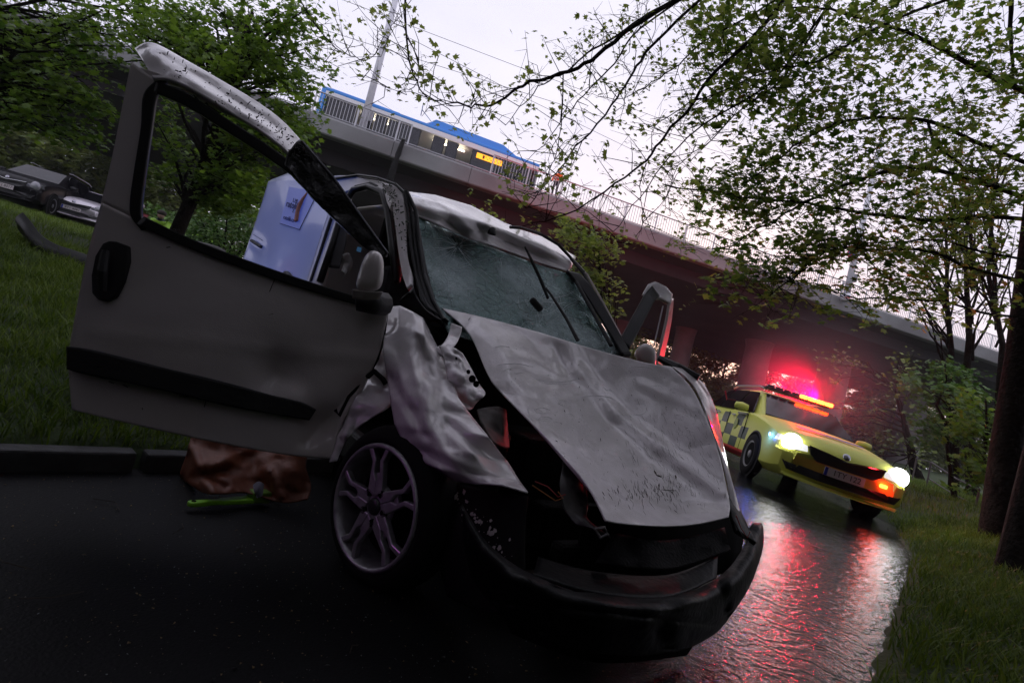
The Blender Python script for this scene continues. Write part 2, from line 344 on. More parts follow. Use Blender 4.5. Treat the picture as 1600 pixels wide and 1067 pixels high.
grit(60, 'plastic_shards', mat('shard_black', (.02, .02, .022), .3), 'broken black plastic splinters lying in front of the bumper', 'plastic shards', .6, 1.3, 1.6, .7, .008, .022, 14)
M_twig = mat('twig_bark', (.03, .02, .012), .7)
tw = MB()
for i in range(60):
    x = random.uniform(-2, 3.5); y = random.uniform(.8, 5.5); s = float(path_dist(np.array(x), np.array(y)))
    if abs(s) > HW+.5: continue
    a = random.uniform(0, 6.28); l_ = random.uniform(.04, .16); z = max(g1(x, y), 0)+.014
    tw.tube([(x, y, z), (x+math.cos(a)*l_*.5, y+math.sin(a)*l_*.5, z+.006), (x+math.cos(a+.4)*l_, y+math.sin(a+.4)*l_, z)], .0018, 4)
tag(tw.build('fallen_twigs', M_twig), 'thin brown twigs fallen on the path and its edges', 'twigs', None, 'stuff')
# ================================================================ BRIDGE
BZ = 10.4; B0 = Vector((-11.9, 23.55, 0)); BD = Vector((.966, .2575, 0)).normalized(); BN = Vector((-BD.y, BD.x, 0))   # BN points away
def BP(s, n, z): q = B0+BD*s+BN*n; return Vector((q.x, q.y, z))
bridge = empty('road_bridge', tuple(BP(20, 6, 0)), 'grey concrete road bridge with dark underside crossing over the path', 'bridge')
bridge.location = (0, 0, 0)
far = [BP(-70, 14, 0), Vector((-37.4, 34.3, 0)), Vector((25, 71, 0)), Vector((54, 62.7, 0)), Vector((110, 78, 0))]
near = [BP(-70, 0, 0), BP(-20, 0, 0), BP(20, 0, 0), BP(60, 0, 0), BP(130, 0, 0)]
def slab(pa, pb, z0, z1):
    b_ = MB(); n = len(pa); V = []
    for z in (z0, z1):
        V += [Vector((p.x, p.y, z)) for p in pa]+[Vector((p.x, p.y, z)) for p in pb]
    F = []
    for i in range(n-1):
        F.append((i, n+i, n+i+1, i+1)); F.append((2*n+i, 2*n+i+1, 3*n+i+1, 3*n+i)); F.append((i, i+1, 2*n+i+1, 2*n+i)); F.append((n+i, 3*n+i, 3*n+i+1, n+i+1))
    F += [(0, 2*n, 3*n, n), (n-1, 2*n-1, 4*n-1, 3*n-1)]
    return b_.add(V, F)
inn = [p+BN*2.2 for p in near]; inn2 = [p+BN*.35 for p in near]
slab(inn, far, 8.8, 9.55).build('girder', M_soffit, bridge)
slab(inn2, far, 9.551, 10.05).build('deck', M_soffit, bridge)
# fascia beam with joints every 6 m, edge slightly uneven; the casting steps out at one place
for i, s in enumerate(np.arange(-60, 96, 4.0)):
    off = .0+(0.05 if i % 3 == 0 else 0); z0 = 9.5
    V = []
    for ss in (s+.012, s+3.988):
        for (n_, z) in ((0-off*.2, z0+.06), (-.02-off*.2, BZ-.12), (.05, BZ), (.5, BZ), (.5, z0-.0), (.06, z0-.0)): V.append(BP(ss, n_, z+.012*math.sin(ss*1.3)))
    MB().add(V, [(0, 1, 2, 3, 4, 5), (11, 10, 9, 8, 7, 6)]+[(k, 6+k, 6+(k+1) % 6, (k+1) % 6) for k in range(6)]).build('fascia_panel', M_conc, bridge)
# drain pipe / dark stain shaped rib
MB().tube([P(631, 217, 24.2), P(619, 250, 24.8), P(606, 290, 25.6)], [.10, .15, .2], 8).build('drain_pipe', mat('drain_pipe', (.02, .02, .022), .6), bridge)
# columns
M_pier = mat('pier_concrete', (.26, .25, .26), .8, c2=(.17, .16, .17), scale=.5, bump=.3, bscale=5, detail=8)
for (px, py, D, wd) in ((1182, 560, 47, 1.15), (1300, 590, 47, 1.35), (1062, 560, 50, .95), (960, 560, 56, 1.1), (1425, 640, 50, 1.2)):
    q = P(px, py, D); g_ = g1(q.x, q.y)
    MB().lathe([(wd*1.0, g_-.5), (wd, 8.2), (wd*1.12, 8.79)], 28, Matrix.Translation((q.x, q.y, 0))).build('pier', M_pier, bridge, smooth=True)
# railing
rail = empty('bridge_railing', (0, 0, 0), 'galvanised bar railing running along the near edge of the bridge', 'railing')
rs0, rs1 = -20, 90
def s_at(px):
    a, b_ = -5.0, 60.0
    for _ in range(40):
        m_ = (a+b_)/2
        if proj(BP(m_, .25, BZ))[0] < px: a = m_
        else: b_ = m_
    return a
ga, gb = s_at(636), s_at(765)
MB().tube([BP(rs0, .25, BZ+1.08), BP(ga, .25, BZ+1.08)], .035, 6).tube([BP(gb, .25, BZ+1.08), BP(rs1, .25, BZ+1.08)], .035, 6).build('top_rail', M_rail, rail)
MB().tube([BP(rs0, .25, BZ+.12), BP(rs1, .25, BZ+.12)], .025, 6).build('bottom_rail', M_rail, rail)
pm = None
for s in list(np.arange(rs0, ga, 2.0))+[ga]+list(np.arange(gb, rs1, 2.0)):
    if pm is None: pm = MB().box((0, 0, .55), (.07, .05, 1.1)).build('post', M_rail, rail); o = pm
    else: o = pm.copy(); COL.objects.link(o)
    o.parent = rail; o.location = BP(s, .25, BZ); o.rotation_euler = (0, 0, math.atan2(BD.y, BD.x))
bar = None; nb = 0; stuffb = MB()
for s in np.arange(rs0+.125, rs1, .16):
    if ga < s < gb: continue
    if -1 < s < 36.4 and nb < 300:
        if bar is None: bar = MB().box((0, 0, .6), (.022, .022, .96)).build('bar', M_rail, rail); o = bar
        else: o = bar.copy(); COL.objects.link(o)
        o.parent = rail; o.location = BP(s, .25, BZ); o.rotation_euler = (0, 0, math.atan2(BD.y, BD.x)); nb += 1
    else: stuffb.box(BP(s, .25, BZ+.6), (.022, .022, .96))
tag(stuffb.build('bars_beyond', M_rail, rail), kind='stuff')
# poles
M_pole = mat('painted_pole', (.75, .75, .80), .45, c2=(.65, .65, .72), scale=4)
def pole(px0, py0, px1, py1, label, D):
    b0 = P(px0, py0, D); e = P(px1, py1, D); b0.z = 10.06; d = (e-b0).normalized(); tip = b0+d*11
    t = empty('lamp_pole', tuple(b0), label, 'pole', 'tall tapered poles standing on the bridge')
    MB().tube([Vector((0, 0, 0)), d*5, d*11], [.2, .17, .12], 14).build('shaft', M_pole, t, smooth=True)
    MB().tube([Vector((0, 0, -.02)), d*.45], [.26, .24], 14).build('base_sleeve', M_pole, t, smooth=True)
    MB().box(d*1.55+Vector((.27, -.02, 0)), (.24, .2, .5)).build('control_box', mat('grey_box', (.25, .25, .27), .5), t, bev=.01)
    MB().tube([d*10.5, d*10.7+Vector((0, 1.6, .5)), d*10.7+Vector((0, 3.2, .55))], [.06, .05, .04], 8).build('arm', M_pole, t, smooth=True)
    return t
pole(577, 162, 618, 0, 'pale tapered pole rising beside the blue tram on the bridge', 25.6)
pole(1322, 462, 1352, 330, 'pale tapered pole with a round blue sign, seen through branches at right', 31.6)
# no-stopping sign on the second pole
sc0 = P(1331, 397, 31.2); sgn = empty('no_stopping_sign', tuple(sc0), 'round blue sign with red ring and cross fixed on the right bridge pole', 'road sign')
Mf = frame((1, .1, 0), (0, 0, 1), (.1, -1, 0), (0, 0, 0))
MB().prism([(.33*math.cos(a), .33*math.sin(a)) for a in np.linspace(0, 6.283, 33)[:-1]], .02, Mf).build('disc', mat('sign_red', (.5, .02, .04), .4), sgn)
MB().prism([(.25*math.cos(a), .25*math.sin(a)) for a in np.linspace(0, 6.283, 33)[:-1]], .026, Mf).build('blue_field', mat('sign_blue', (.02, .06, .5), .4), sgn)
cx_ = MB()
for a in (45, 135): cx_.box(Mf @ Vector((0, 0, .02)), (.5, .02, .055), frame((1, .1, 0), (0, 0, 1), (.1, -1, 0), (0, 0, 0)).to_3x3() @ Matrix.Rotation(R(a), 3, 'Z') @ Matrix.Rotation(R(90), 3, 'X'))
cx_.build('cross', MATS['sign_red'], sgn)
MB().box(Mf @ Vector((-.05, -.46, .01)), (.36, .02, .14)).build('extra_plate', mat('plate_grey', (.4, .38, .42), .5), sgn, bev=.005)
# ---------------------------------------------------------------- tram / bus on the bridge
bus = empty('city_tram', tuple(BP(0, 3.0, 10.06)), 'white tram with bright blue roof standing on the bridge', 'tram', rot=(0, 0, math.atan2(BD.y, BD.x)))
M_bb = mat('tram_blue', (.03, .28, .85), .35, coat=.5); M_bw = mat('tram_white', (.8, .8, .82), .35, coat=.4); M_bg = mat('tram_glass', (.035, .035, .05), .08, spec=.7, alpha=.5)
LB = 12.6; bx0 = -.4
def bb(x0, x1, z0, z1, y=0, th=.02): return MB().box(((x0+x1)/2, y, (z0+z1)/2), (x1-x0, th, z1-z0))
MB().box((bx0+LB/2, 1.28, .62), (LB-.1, 2.5, .7)).build('lower_body', M_bw, bus, bev=.05)
MB().box((bx0+LB/2, 1.28, 2.62), (LB, 2.52, .3)).build('cantrail', M_bw, bus, bev=.03)
MB().box((bx0+LB/2, 1.28, 2.86), (LB-.05, 2.5, .17)).build('roof_edge', M_bb, bus, bev=.04)
MB().prism([(bx0+.3, 2.94), (bx0+4.3, 2.94), (bx0+4.1, 3.12), (bx0+.4, 3.12)], 1.7, frame((1, 0, 0), (0, 0, 1), (0, 1, 0), (0, .4, 0))).build('roof_unit', M_bb, bus, bev=.03)
MB().prism([(bx0+5.6, 2.94), (bx0+11.4, 2.94), (bx0+10.2, 3.42), (bx0+6.1, 3.46)], 1.9, frame((1, 0, 0), (0, 0, 1), (0, 1, 0), (0, .3, 0))).build('roof_unit', M_bb, bus, bev=.05)
MB().box((bx0+.12, 1.28, 1.7), (.26, 2.54, 2.3)).build('tail_panel', M_bb, bus, bev=.05)
MB().box((bx0+LB-.1, 1.28, 1.6), (.2, 2.5, 2.0)).build('front_mask', mat('tram_front', (.03, .03, .04), .2, coat=1), bus, bev=.05)
M_warm = mat('tram_ceiling_light', (.9, .85, .7), .5, emit=(1.0, .86, .62), es=9)
xs = [.35, 2.0, 3.3, 5.6, 5.95, 7.1, 8.25, 8.5, 10.5, 12.3]
def win(x0, x1, z0=1.05, z1=2.42, nm='window'):
    f = bb(bx0+x0, bx0+x1, z0-.03, z1+.03, .035, .03).build(nm, mat('window_rubber', (.01, .01, .012), .5), bus)
    p_ = bb(bx0+x0+.06, bx0+x1-.06, z0+.03, z1-.03, .012, .012).build('pane', M_bg, f); return f
for a, b_ in ((.4, 1.95), (3.7, 5.5), (8.5, 10.1), (10.15, 12.2)): win(a, b_)
for a in (2.2, 2.95, 6.2, 7.0): win(a, a+.68, .42, 2.42, 'door')
for a in (2.2, 6.2):
    MB().box((bx0+a+.95, .45, 2.30), (1.9, .08, .07)).build('ceiling_lamp', M_warm, bus)
MB().box((bx0+LB/2, 2.48, 1.7), (LB-.6, .03, 1.5)).build('inside_wall', mat('inner_pale', (.22, .22, .27), .6), bus)
for a in (1.0, 4.6, 9.2, 11.2): MB().box((bx0+a, 1.5, 1.15), (.9, .5, .5)).build('passenger_seat', mat('seat_blue', (.05, .06, .12), .8), bus, bev=.05)
dsp = MB().box((bx0+9.55, -.02, 2.17), (1.55, .03, .3)).build('destination_display', mat('display_amber', (.8, .3, .02), .5, emit=(1, .42, .02), es=1.6), bus)
MB().box((bx0+9.2, -.04, 2.17), (.12, .01, .2)).build('display_gap', mat('display_dark', (.2, .06, .0), .5), dsp)
dd = MB()
for i in range(9): dd.box((bx0+9.34+i*.11, -.04, 2.22-.1*(i % 2)), (.07, .01, .035))
dd.build('display_row', MATS['display_dark'], dsp)
# pantograph
pg = MB()
pg.tube([(bx0+5.2, 1, 3.0), (bx0+5.9, 1, 3.5), (bx0+5.2, 1, 4.0)], .03, 5).tube([(bx0+5.2, .4, 4.0), (bx0+5.2, 1.8, 4.0)], .03, 5)
pg.build('pantograph', M_rail, bus)
# overhead wires
WL = ['topmost thin contact wire strung high above the tram roof', 'thin contact wire running just above the tram roof', 'short thin wire slanting down toward the front of the tram']
for i, (a, b_) in enumerate((((430, -40), (1180, 240)), ((420, 20), (1330, 300)), ((640, 60), (1000, 240)))):
    tag(MB().tube([P(a[0], a[1], 24), P((a[0]+b_[0])/2, (a[1]+b_[1])/2+3, 28), P(b_[0], b_[1], 33)], .014, 4).build('overhead_wire', mat('wire', (.12, .12, .14), .5)), WL[i], 'wire', 'contact wires above the tram')
# bridge person
def skin_person(name, joints, edges, radii, m, parent=None, sub=1):
    me = bpy.data.meshes.new(name); me.from_pydata(joints, edges, []); me.materials.append(m); o = bpy.data.objects.new(name, me); COL.objects.link(o); o.parent = parent
    sk = o.modifiers.new('skin', 'SKIN'); sl = me.skin_vertices[0].data
    for i, r_ in enumerate(radii): sl[i].radius = (r_, r_) if not isinstance(r_, tuple) else r_
    sl[0].use_root = True; sk.use_smooth_shade = True
    if sub: o.modifiers.new('sub', 'SUBSURF').levels = sub; o.modifiers['sub'].render_levels = sub
    return o
def ico(c, r, sq=(1, 1, 1), seg=12):
    prof = []
    for i in range(seg//2+1):
        a = -math.pi/2+math.pi*i/(seg//2); prof.append((max(r*math.cos(a), 1e-4)*1.0, r*math.sin(a)*sq[2]))
    b_ = MB().lathe(prof, seg, Matrix.Translation(Vector(c)) @ Matrix.Diagonal((sq[0], sq[1], 1, 1))); return b_
def worker(loc, rz, label, jacket, trousers, helmet, pose='stand', group=None, skin_c=(.35, .22, .17)):
    t = empty('person', loc, label, 'person', group, (0, 0, rz))
    if pose == 'stand':
        J = [(0, 0, .95), (0, 0, 1.15), (0, .02, 1.38), (0, .02, 1.5), (0, 0, 1.66), (.1, 0, .9), (.11, .03, .5), (.11, 0, .07), (.11, .14, .03), (-.1, 0, .9), (-.11, .03, .5), (-.12, 0, .07), (-.12, .14, .03),
             (.19, 0, 1.4), (.27, .02, 1.12), (.25, .2, .98), (-.19, 0, 1.4), (-.27, .02, 1.12), (-.25, .22, .98)]
    else:
        J = [(0, 0, .45), (0, .12, .62), (0, .25, .82), (0, .3, .92), (0, .36, 1.05), (.12, .02, .42), (.16, .38, .42), (.15, .1, .07), (.15, .26, .03), (-.12, .02, .42), (-.16, .38, .42), (-.15, .1, .07), (-.15, .26, .03),
             (.2, .25, .84), (.25, .42, .62), (.15, .58, .5), (-.2, .25, .84), (-.25, .42, .62), (-.15, .58, .5)]
    E = [(0, 1), (1, 2), (2, 3), (3, 4), (0, 5), (5, 6), (6, 7), (7, 8), (0, 9), (9, 10), (10, 11), (11, 12), (2, 13), (13, 14), (14, 15), (2, 16), (16, 17), (17, 18)]
    rr = [.13, .13, .16, .06, .085, .09, .065, .045, .04, .09, .065, .045, .04, .07, .05, .035, .07, .05, .035]
    skin_person('body', J, E, rr, trousers, t)
    tb = 1.0 if pose == 'stand' else .5
    jk = skin_person('jacket', [J[0], J[1], J[2], (J[3][0], J[3][1], J[3][2]-.04), J[13], J[14], (J[15][0], J[15][1]-.03, J[15][2]+.02), J[16], J[17], (J[18][0], J[18][1]-.03, J[18][2]+.02)],
                     [(0, 1), (1, 2), (2, 3), (2, 4), (4, 5), (5, 6), (2, 7), (7, 8), (8, 9)], [.165, .16, .185, .08, .095, .07, .055, .095, .07, .055], jacket, t)
    h = Vector(J[4]); ico(h, .105, (.9, 1, 1.15)).build('head', mat('skin', skin_c, .6), t, smooth=True)
    ico(h+Vector((0, -.01, .07)), .135, (.95, 1.15, .75)).build('helmet', helmet, t, smooth=True)
    b1, b2 = Vector(J[0]), Vector(J[2])
    for k in (.18, .5):
        c = b1.lerp(b2, k); MB().lathe([(.166, -.025), (.186, -.02), (.186, .02), (.166, .025)], 20, Matrix.Translation(c) @ (b2-b1).to_track_quat('Z', 'Y').to_matrix().to_4x4() @ Matrix.Diagonal((1.08, 1.0, 1, 1))).build('reflective_band', mat('reflective_tape', (.55, .55, .5), .3), t, smooth=True)
    for q in (15, 18):
        hp = Vector(J[q]); d_ = (hp-Vector(J[q-1])).normalized(); hb = MB().tube([hp, hp+d_*.08], [.03, .034], 8)
        for f in range(4): sd = d_.cross(Vector((0, 0, 1))).normalized()*(f-1.5)*.018; hb.tube([hp+d_*.08+sd, hp+d_*.13+sd*1.2, hp+d_*(.155-.008*abs(f-1.2))+sd*1.2-Vector((0, 0, .015))], [.009, .008, .007], 5)
        sd = d_.cross(Vector((0, 0, 1))).normalized()*.03; hb.tube([hp+d_*.02+sd, hp+d_*.07+sd*1.6], [.01, .008], 5)
        hb.build('hand', mat('glove', (.03, .03, .03), .8), t)
    return t
q = P(848, 296, 30.2); dq = (Vector((q.x, q.y, 0))-B0).dot(BD)
worker(tuple(BP(dq, .75, 10.42)), R(160), 'firefighter in orange jacket and yellow helmet standing at the bridge railing', mat('orange_cloth', (.95, .16, .02), .7), mat('navy_cloth', (.02, .022, .04), .8), mat('helmet_yellow', (.6, .75, .05), .4))
# ================================================================ WRECKED VAN
def anchor(root, loc):
    """children were surveyed in world space: move the root under them without moving them"""
    root.location = loc
    for c in root.children: c.matrix_parent_inverse = Matrix.Translation(-Vector(loc))
def on(obj, px, py, lift=.004):
    o_ = Vector((0, 0, CAMZ)); d = (P(px, py, 1)-o_).normalized(); hit, loc, nor, _ = obj.ray_cast(o_, d)
    return (loc-d*lift) if hit else None
van = empty('van', (0, 0, 0), 'wrecked white delivery van with crumpled bonnet and passenger door hanging open', 'van')
VC = Vector((.481, 2.45, 0)); VF = Vector((.574, -.819, 0)).normalized(); VL = Vector((.819, .574, 0)).normalized()
def W(x, y, z): return VC+VF*x+VL*y+Vector((0, 0, z))
# --- open door (all on one slightly bowed plane)
dA, dB, dC = P(112, 640, 1.95), P(515, 718, 2.12), P(215, 85, 2.0)
dn = (dB-dA).cross(dC-dA).normalized()
if dn.y > 0: dn = -dn
def dD(px, py, off=0): return pl3(dA+dn*off, dn, px, py)
def drow(*pts, off=0): return [(x, y, dD(x, y, off)) for x, y in pts]
door = patch('passenger_door', [
    drow((162, 318), (228, 350), (330, 395), (440, 437), (540, 465), (607, 480)),
    drow((140, 400), (225, 418), (330, 445), (440, 475), (540, 500), (602, 510)),
    drow((124, 480), (215, 492), (320, 515), (430, 540), (530, 556), (588, 562)),
    drow((112, 548), (205, 568), (310, 594), (415, 615), (510, 622), (560, 618)),
    drow((112, 590), (200, 608), (300, 630), (400, 655), (480, 672), (535, 662)),
    drow((116, 640), (200, 660), (300, 682), (390, 700), (470, 712), (519, 716))], M_paint, van, k=9, thick=.03, amp=.006, sc_=3,
    dents=[(440, 585, 45, .05), (452, 618, 26, -.025), (505, 660, 35, .04), (300, 520, 120, -.012), (215, 430, 70, .004)], crease=[(560, 600, 480, 690, 18, .02), (150, 520, 590, 560, 14, -.004)])
M_seal = mat('window_seal', (.007, .007, .008), .35)
# rear upright of the door frame
patch('window_frame', [drow((208, 100), (232, 118), (250, 128)), drow((196, 160), (218, 170), (234, 178)), drow((178, 250), (200, 258), (217, 262)), drow((161, 320), (190, 333), (222, 350))], M_paint, door, k=6, thick=.03, amp=.002)
def dr3(a, b, c): return [(a[0], a[1], dD(*a)+.17), (b[0], b[1], dD(*b)+.06), (c[0], c[1], dD(*c)-.03)]
# crushed top rail: outer fold and inner fold
patch('top_rail', [dr3((212, 78), (225, 98), (240, 125)), dr3((238, 69), (258, 92), (270, 128)), dr3((292, 97), (302, 118), (312, 148)), dr3((346, 128), (350, 150), (358, 176)),
     dr3((400, 160), (402, 182), (402, 203)), dr3((440, 190), (438, 208), (436, 228)), dr3((470, 222), (462, 232), (452, 243))], M_paint_scratched, door, k=7, thick=.012, amp=.012, sc_=9, ramp=.008, rs=7,
     crease=[(255, 88, 440, 205, 9, .03), (300, 130, 420, 205, 7, -.02)])
patch('top_rail_inner', [drow((205, 105), (240, 126)), drow((255, 120), (300, 142)), drow((310, 150), (350, 172)), drow((370, 180), (400, 200)), drow((430, 218), (455, 240))], M_paint, door, k=6, thick=.03)
# black seal round the window
seal = [(246, 128), (300, 152), (360, 190), (410, 222), (450, 250), (480, 275)]
patch('window_seal', [drow((x, y), (x-4, y+17), off=.012) for x, y in seal], M_seal, door, k=6, thick=.02)
patch('window_seal', [drow((262, 128), (248, 126), off=.012), drow((246, 150), (226, 150), off=.012), drow((238, 200), (222, 200), off=.012), drow((228, 270), (211, 270), off=.012), drow((222, 320), (205, 316), off=.012), drow((224, 345), (207, 340), off=.012), drow((238, 358), (222, 360), off=.012)], M_seal, door, k=6, thick=.02)
patch('window_seal', [drow((228, 340), (216, 352), off=.015), drow((300, 374), (296, 388), off=.015), drow((400, 412), (397, 426), off=.015), drow((500, 446), (498, 459), off=.015), drow((565, 466), (563, 478), off=.015), drow((600, 474), (600, 486), off=.015)], M_seal, door, k=6, thick=.03)
# black diagonal front member (bent outwards)
patch('pillar_trim', [drow((470, 222), (452, 240), (447, 262), off=.02), drow((492, 242), (478, 262), (466, 285), off=.03), drow((520, 278), (505, 300), (500, 322), off=.03), drow((552, 322), (540, 340), (532, 352), off=.02), drow((580, 362), (570, 372), (562, 380)), drow((606, 398), (600, 402), (592, 404))],
      mat('bent_black_trim', (.010, .010, .012), .22, bump=.3, scale=14, coat=.5), door, k=7, thick=.03, amp=.01, sc_=12)
MB().tube([P(*q) for q in [r_[0] for r_ in [drow((472, 221), off=.045), drow((520, 276), off=.05), drow((580, 360), off=.03), drow((606, 396), off=.02)]]], .006, 6).build('weather_strip', mat('aluminium_strip', (.22, .22, .25), .25, metal=.7), door)
# handle recess and handle
hq = [(181, 377), (200, 384), (201, 408), (193, 440), (181, 464), (168, 471), (152, 468), (143, 458), (142, 430), (148, 400), (160, 380), (170, 376)]
hv = [P(x, y, dD(x, y, .034)) for x, y in hq]; hb = [q-dn*.03 for q in hv]; nH = len(hv)
MB().add(hv+hb, [tuple(range(nH)), tuple(range(2*nH-1, nH-1, -1))]+[(i, nH+i, nH+(i+1) % nH, (i+1) % nH) for i in range(nH)]).build('door_handle', M_black, door, bev=.006)
MB().tube([P(165, 392, dD(165, 392, .06)), P(160, 425, dD(160, 425, .07)), P(160, 455, dD(160, 455, .06))], [.014, .018, .014], 8).build('grip', M_black, door)
# rub strip
patch('rub_strip', [drow((107, 541), (108, 577), off=.036), drow((150, 548), (150, 588), off=.045), drow((250, 573), (248, 608), off=.045), drow((350, 597), (347, 632), off=.045), drow((420, 616), (416, 645), off=.04), drow((470, 628), (466, 653), off=.03), drow((494, 640), (484, 656), off=.025)], M_black, door, k=7, thick=.022, amp=.003)
# scratches and dirt on the door
scr = MB()
for (x0, y0, x1, y1) in ((429, 437, 421, 456), (280, 619, 318, 621), (322, 626, 319, 636), (260, 387, 266, 386), (170, 596, 178, 599), (192, 601, 200, 605), (420, 492, 427, 490), (222, 637, 223, 640), (365, 471, 366, 473), (365, 398, 372, 401)):
    scr.tube([P(x0, y0, dD(x0, y0, .020)), P(x1, y1, dD(x1, y1, .020))], .0016, 4)
tag(scr.build('scratches', M_dark, door), kind='stuff')
# leaf bits stuck on the crushed rail
deb = MB()
cc_ = [.15, .42, .5, .62, .78, .8, .93, .96]
for i in range(150):
    t = min(.99, max(0, random.choice(cc_)+random.gauss(0, .035))) if i % 4 else random.random(); i0 = t*5; s_ = [(235, 72), (290, 103), (345, 136), (400, 168), (440, 198), (470, 228)]; j = min(int(i0), 4); u = i0-j
    x = s_[j][0]*(1-u)+s_[j+1][0]*u+random.gauss(0, 3); y = s_[j][1]*(1-u)+s_[j+1][1]*u+random.uniform(-2, 28); a = random.uniform(-1.5, 1.5)
    ln = random.choice([1, 2, 3, 5]); p0 = P(x, y, dD(x, y, .085)); p1 = P(x+ln*math.cos(a), y+ln*math.sin(a), dD(x, y, .085))
    deb.tube([p0, p1+Vector((0, 0, .001))], random.uniform(.0008, .003), 4)
tag(deb.build('stuck_debris', mat('wet_debris', (.012, .010, .006), .6), door), kind='stuff')
# door mirror
def mirror(parent, pts, D, base, sc):
    V = []
    n = len(pts)
    for dd, s in ((0, .82), (-.035, 1.0), (-.075, .93), (-.10, .6)):
        cx = sum(p[0] for p in pts)/n; cy = sum(p[1] for p in pts)/n
        for (x, y) in pts: V.append(P(cx+(x-cx)*s, cy+(y-cy)*s, D+dd))
    F = [tuple(range(n-1, -1, -1)), tuple(range(3*n, 4*n))]
    for r_ in range(3):
        for i in range(n): F.append((r_*n+i, r_*n+(i+1) % n, (r_+1)*n+(i+1) % n, (r_+1)*n+i))
    o = MB().add(V, F).build('mirror', M_paint, parent, smooth=True); s = o.modifiers.new('s', 'SUBSURF'); s.levels = 2; s.render_levels = 2; return o
mD = dD(578, 430, .10)
mir = mirror(door, [(577, 389), (592, 391), (601, 402), (601, 430), (597, 455), (575, 458), (553, 455), (558, 432), (566, 405)], mD, None, 1)
patch('indicator', [[(552, 452, mD-.09), (572, 455, mD-.1), (598, 456, mD-.09)], [(552, 466, mD-.08), (570, 469, mD-.095), (592, 467, mD-.08)]], mat('clear_indicator', (.25, .22, .2), .12, alpha=.75), mir, k=4, thick=.012)
MB().tube([P(600, 475, mD+.06), P(580, 474, mD-.01), P(556, 474, mD-.03)], [.05, .045, .03], 10).build('mirror_foot', M_black, mir, smooth=True)
# --- A-pillar / roof side on the open side
patch('pillar', [[(596, 288, 3.05), (612, 290, 3.02), (628, 300, 3.0)], [(612, 310, 3.0), (622, 318, 2.96), (632, 322, 2.93)], [(618, 345, 2.93), (626, 350, 2.9), (634, 352, 2.88)], [(624, 395, 2.8), (631, 398, 2.78), (637, 400, 2.77)], [(630, 430, 2.7), (638, 432, 2.68), (644, 430, 2.67)], [(637, 452, 2.62), (640, 450, 2.62), (644, 446, 2.62)]], M_paint_scratched, van, k=6, thick=.02, amp=.004, sc_=10)
for (o_, r_) in ((0, .009), (6, .007), (13, .012)):
    MB().tube([P(632+o_*.3, 300, 2.96), P(637+o_, 330, 2.9), P(642+o_, 380, 2.8), P(650+o_, 430, 2.68), P(660+o_*1.3, 470, 2.56), P(680+o_, 500, 2.48)], r_, 8).build('pillar_trim', M_trim, van)
patch('windscreen_pillar', [[(634, 312, 3.0), (648, 338, 3.0)], [(640, 360, 2.9), (658, 370, 2.88)], [(646, 410, 2.76), (668, 425, 2.72)], [(655, 455, 2.62), (684, 482, 2.55)], [(668, 485, 2.52), (700, 505, 2.48)]], M_trim, van, k=6, thick=.03)
patch('torn_cowl_trim', [[(645, 448, 2.5), (640, 458, 2.45)], [(655, 470, 2.47), (625, 470, 2.5)], [(668, 486, 2.46), (640, 482, 2.5)], [(690, 500, 2.44), (668, 500, 2.47)]], M_trim, van, k=6, thick=.01, amp=.01)
# door opening rim and roof side rail
rimp = [(500, 440, 3.05), (520, 380, 3.15), (538, 320, 3.25), (552, 297, 3.27), (575, 292, 3.2), (598, 302, 3.08), (606, 330, 3.0), (612, 380, 2.9), (620, 440, 2.75)]
MB().tube([P(*q) for q in rimp], .022, 8).build('door_aperture_seal', M_seal, van, smooth=True)
MB().tube([P(x+4, y-5, d+.02) for x, y, d in rimp[2:]], .012, 8).build('door_aperture_seal', M_trim, van, smooth=True)
patch('roof_side', [[(520, 276, 3.55), (545, 276, 3.45), (575, 281, 3.28), (604, 288, 3.12), (630, 300, 3.0)], [(528, 290, 3.5), (548, 287, 3.4), (575, 290, 3.25), (602, 298, 3.08), (618, 312, 2.98)], [(532, 312, 3.4), (545, 300, 3.36), (572, 296, 3.24), (598, 306, 3.08), (612, 330, 2.97)]], M_paint, van, k=6, thick=.02)
MB().tube([P(525, 279, 3.5), P(560, 274, 3.35), P(590, 278, 3.15), P(618, 288, 3.02), P(632, 302, 2.97)], .009, 6).build('roof_gutter', M_trim, van)
# leaf bits along pillar
deb = MB()
for i in range(90):
    u = random.random(); x = 596+u*40+random.gauss(0, 5); y = 288+u*u*110+random.gauss(0, 6); a = random.uniform(-1.5, 1.5); ln = random.choice([1, 2, 4, 6])
    D_ = 3.0-u*.25-.03; deb.tube([P(x, y, D_), P(x+ln*math.cos(a), y+ln*math.sin(a), D_)], random.uniform(.001, .004), 4)
tag(deb.build('stuck_leaves', mat('wet_leaf_bits', (.02, .04, .012), .6), van), kind='stuff')
